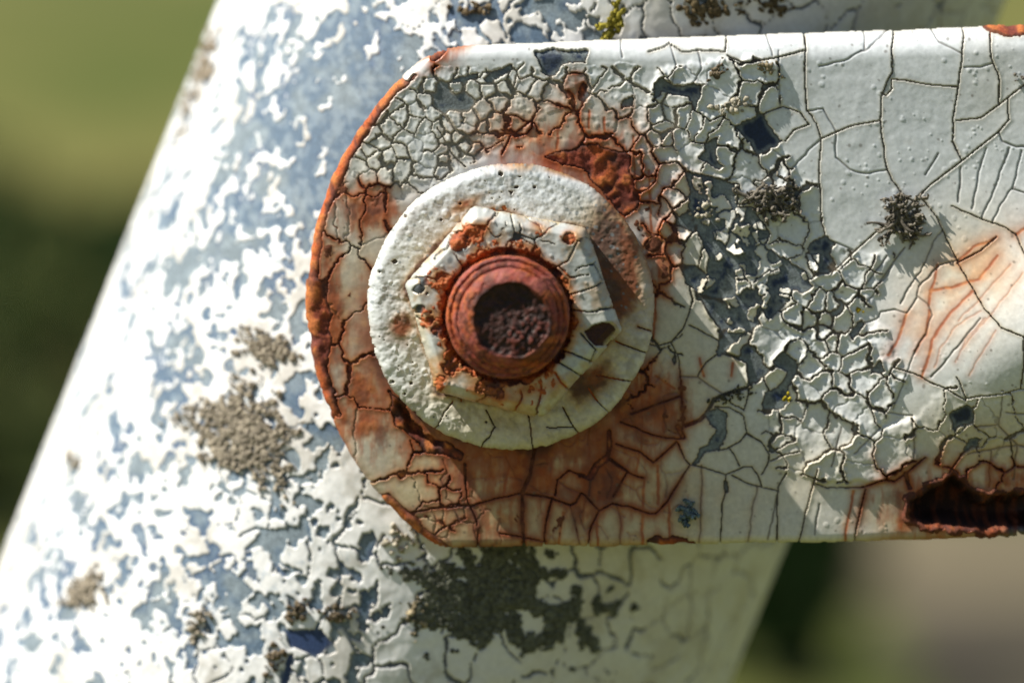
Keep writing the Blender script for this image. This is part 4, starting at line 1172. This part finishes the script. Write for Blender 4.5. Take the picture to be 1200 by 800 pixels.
bushy('bar', 806, 600, 15, 9, (.13, .17, .18), "blue grey rosette lichen near the bottom edge of the bar", 78, 2.8, 4, group=GB)
crust('bar', 1006, 363, 5, 6, 0, 9, 2.2, 3, (.50, .36, .03), "tiny yellow lichen speck at a crack junction right of the bare patch", 79, GB)
crust('bar', 922, 467, 5, 6, 0, 9, 2.2, 3, (.50, .40, .03), "tiny yellow lichen speck beside a bare navy gap low on the bar", 80, GB)
crust('bar', 1197, 93, 9, 8, 0, 14, 2.6, 4, DK, "small dark lichen at the right end of the bar near its top", 81, GB)
crust('pole', 285, 508, 66, 52, .5, 1700, 3.6, 3.6, GY, "largest grey brown crusty lichen patch on the left side of the pole", 82, GP)
crust('pole', 312, 408, 38, 22, .2, 320, 3.2, 3, GY, "thin grey lichen patch on the pole beside the rusty left edge of the bar", 83, GP)
crust('pole', 102, 692, 28, 20, -.4, 300, 3.4, 3, GY, "grey lichen patch low on the bright left side of the pole", 84, GP)
crust('pole', 92, 530, 13, 26, .3, 40, 4.2, 6, GY, "narrow grey lichen patch near the left edge of the pole", 85, GP)
crust('pole', 238, 85, 13, 75, .38, 300, 4.2, 3, (.33, .28, .21), "long beige lichen band along the upper left edge of the pole", 86, GP)
crust('pole', 235, 732, 14, 24, .2, 44, 4.0, 6, GY, "small grey lichen tuft on the pole left of the lowest blue gaps", 87, GP)
crust('pole', 349, 713, 15, 16, 0, 40, 4.0, 7, BR, "brown lichen tuft just above the navy gap at the foot of the picture", 88, GP)
crust('pole', 396, 722, 20, 16, .1, 50, 4.0, 7, BR, "brown lichen tuft at the right tip of the navy gap", 89, GP)
crust('pole', 322, 772, 11, 24, .25, 44, 4.0, 6, BR, "upright brown lichen streak left below the navy gap", 90, GP)
crust('pole', 468, 634, 20, 24, 0, 46, 4.6, 8, PALE, "cream lumpy lichen clump on the pole under the lower left corner of the bar", 91, GP)
crust('pole', 487, 722, 13, 24, .1, 34, 4.0, 6, (.30, .25, .16), "beige lichen lumps at the left rim of the dark lichen sheet", 92, GP)
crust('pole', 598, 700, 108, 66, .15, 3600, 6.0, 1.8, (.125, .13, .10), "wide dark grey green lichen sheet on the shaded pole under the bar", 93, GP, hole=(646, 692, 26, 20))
crust('pole', 830, 10, 40, 16, 0, 110, 4.6, 5, (.13, .10, .055), "dark brown lichen patch on the pole above the top edge of the bar", 94, GP)
crust('pole', 906, 6, 26, 12, .3, 44, 4.4, 5, (.13, .10, .055), "smaller brown lichen patch on the pole above the bar, right of a larger one", 95, GP)
crust('pole', 556, 12, 26, 10, 0, 30, 4.0, 5, (.17, .13, .08), "brown specked lichen on blue paint above the rounded bar end", 97, GP)
bushy('pole', 720, 30, 22, 12, (.22, .19, .03), "bright yellow green moss tuft standing behind the top edge of the bar", 96, 3.0, 14, (.6, 1.0), name="moss_tuft", cat="moss")
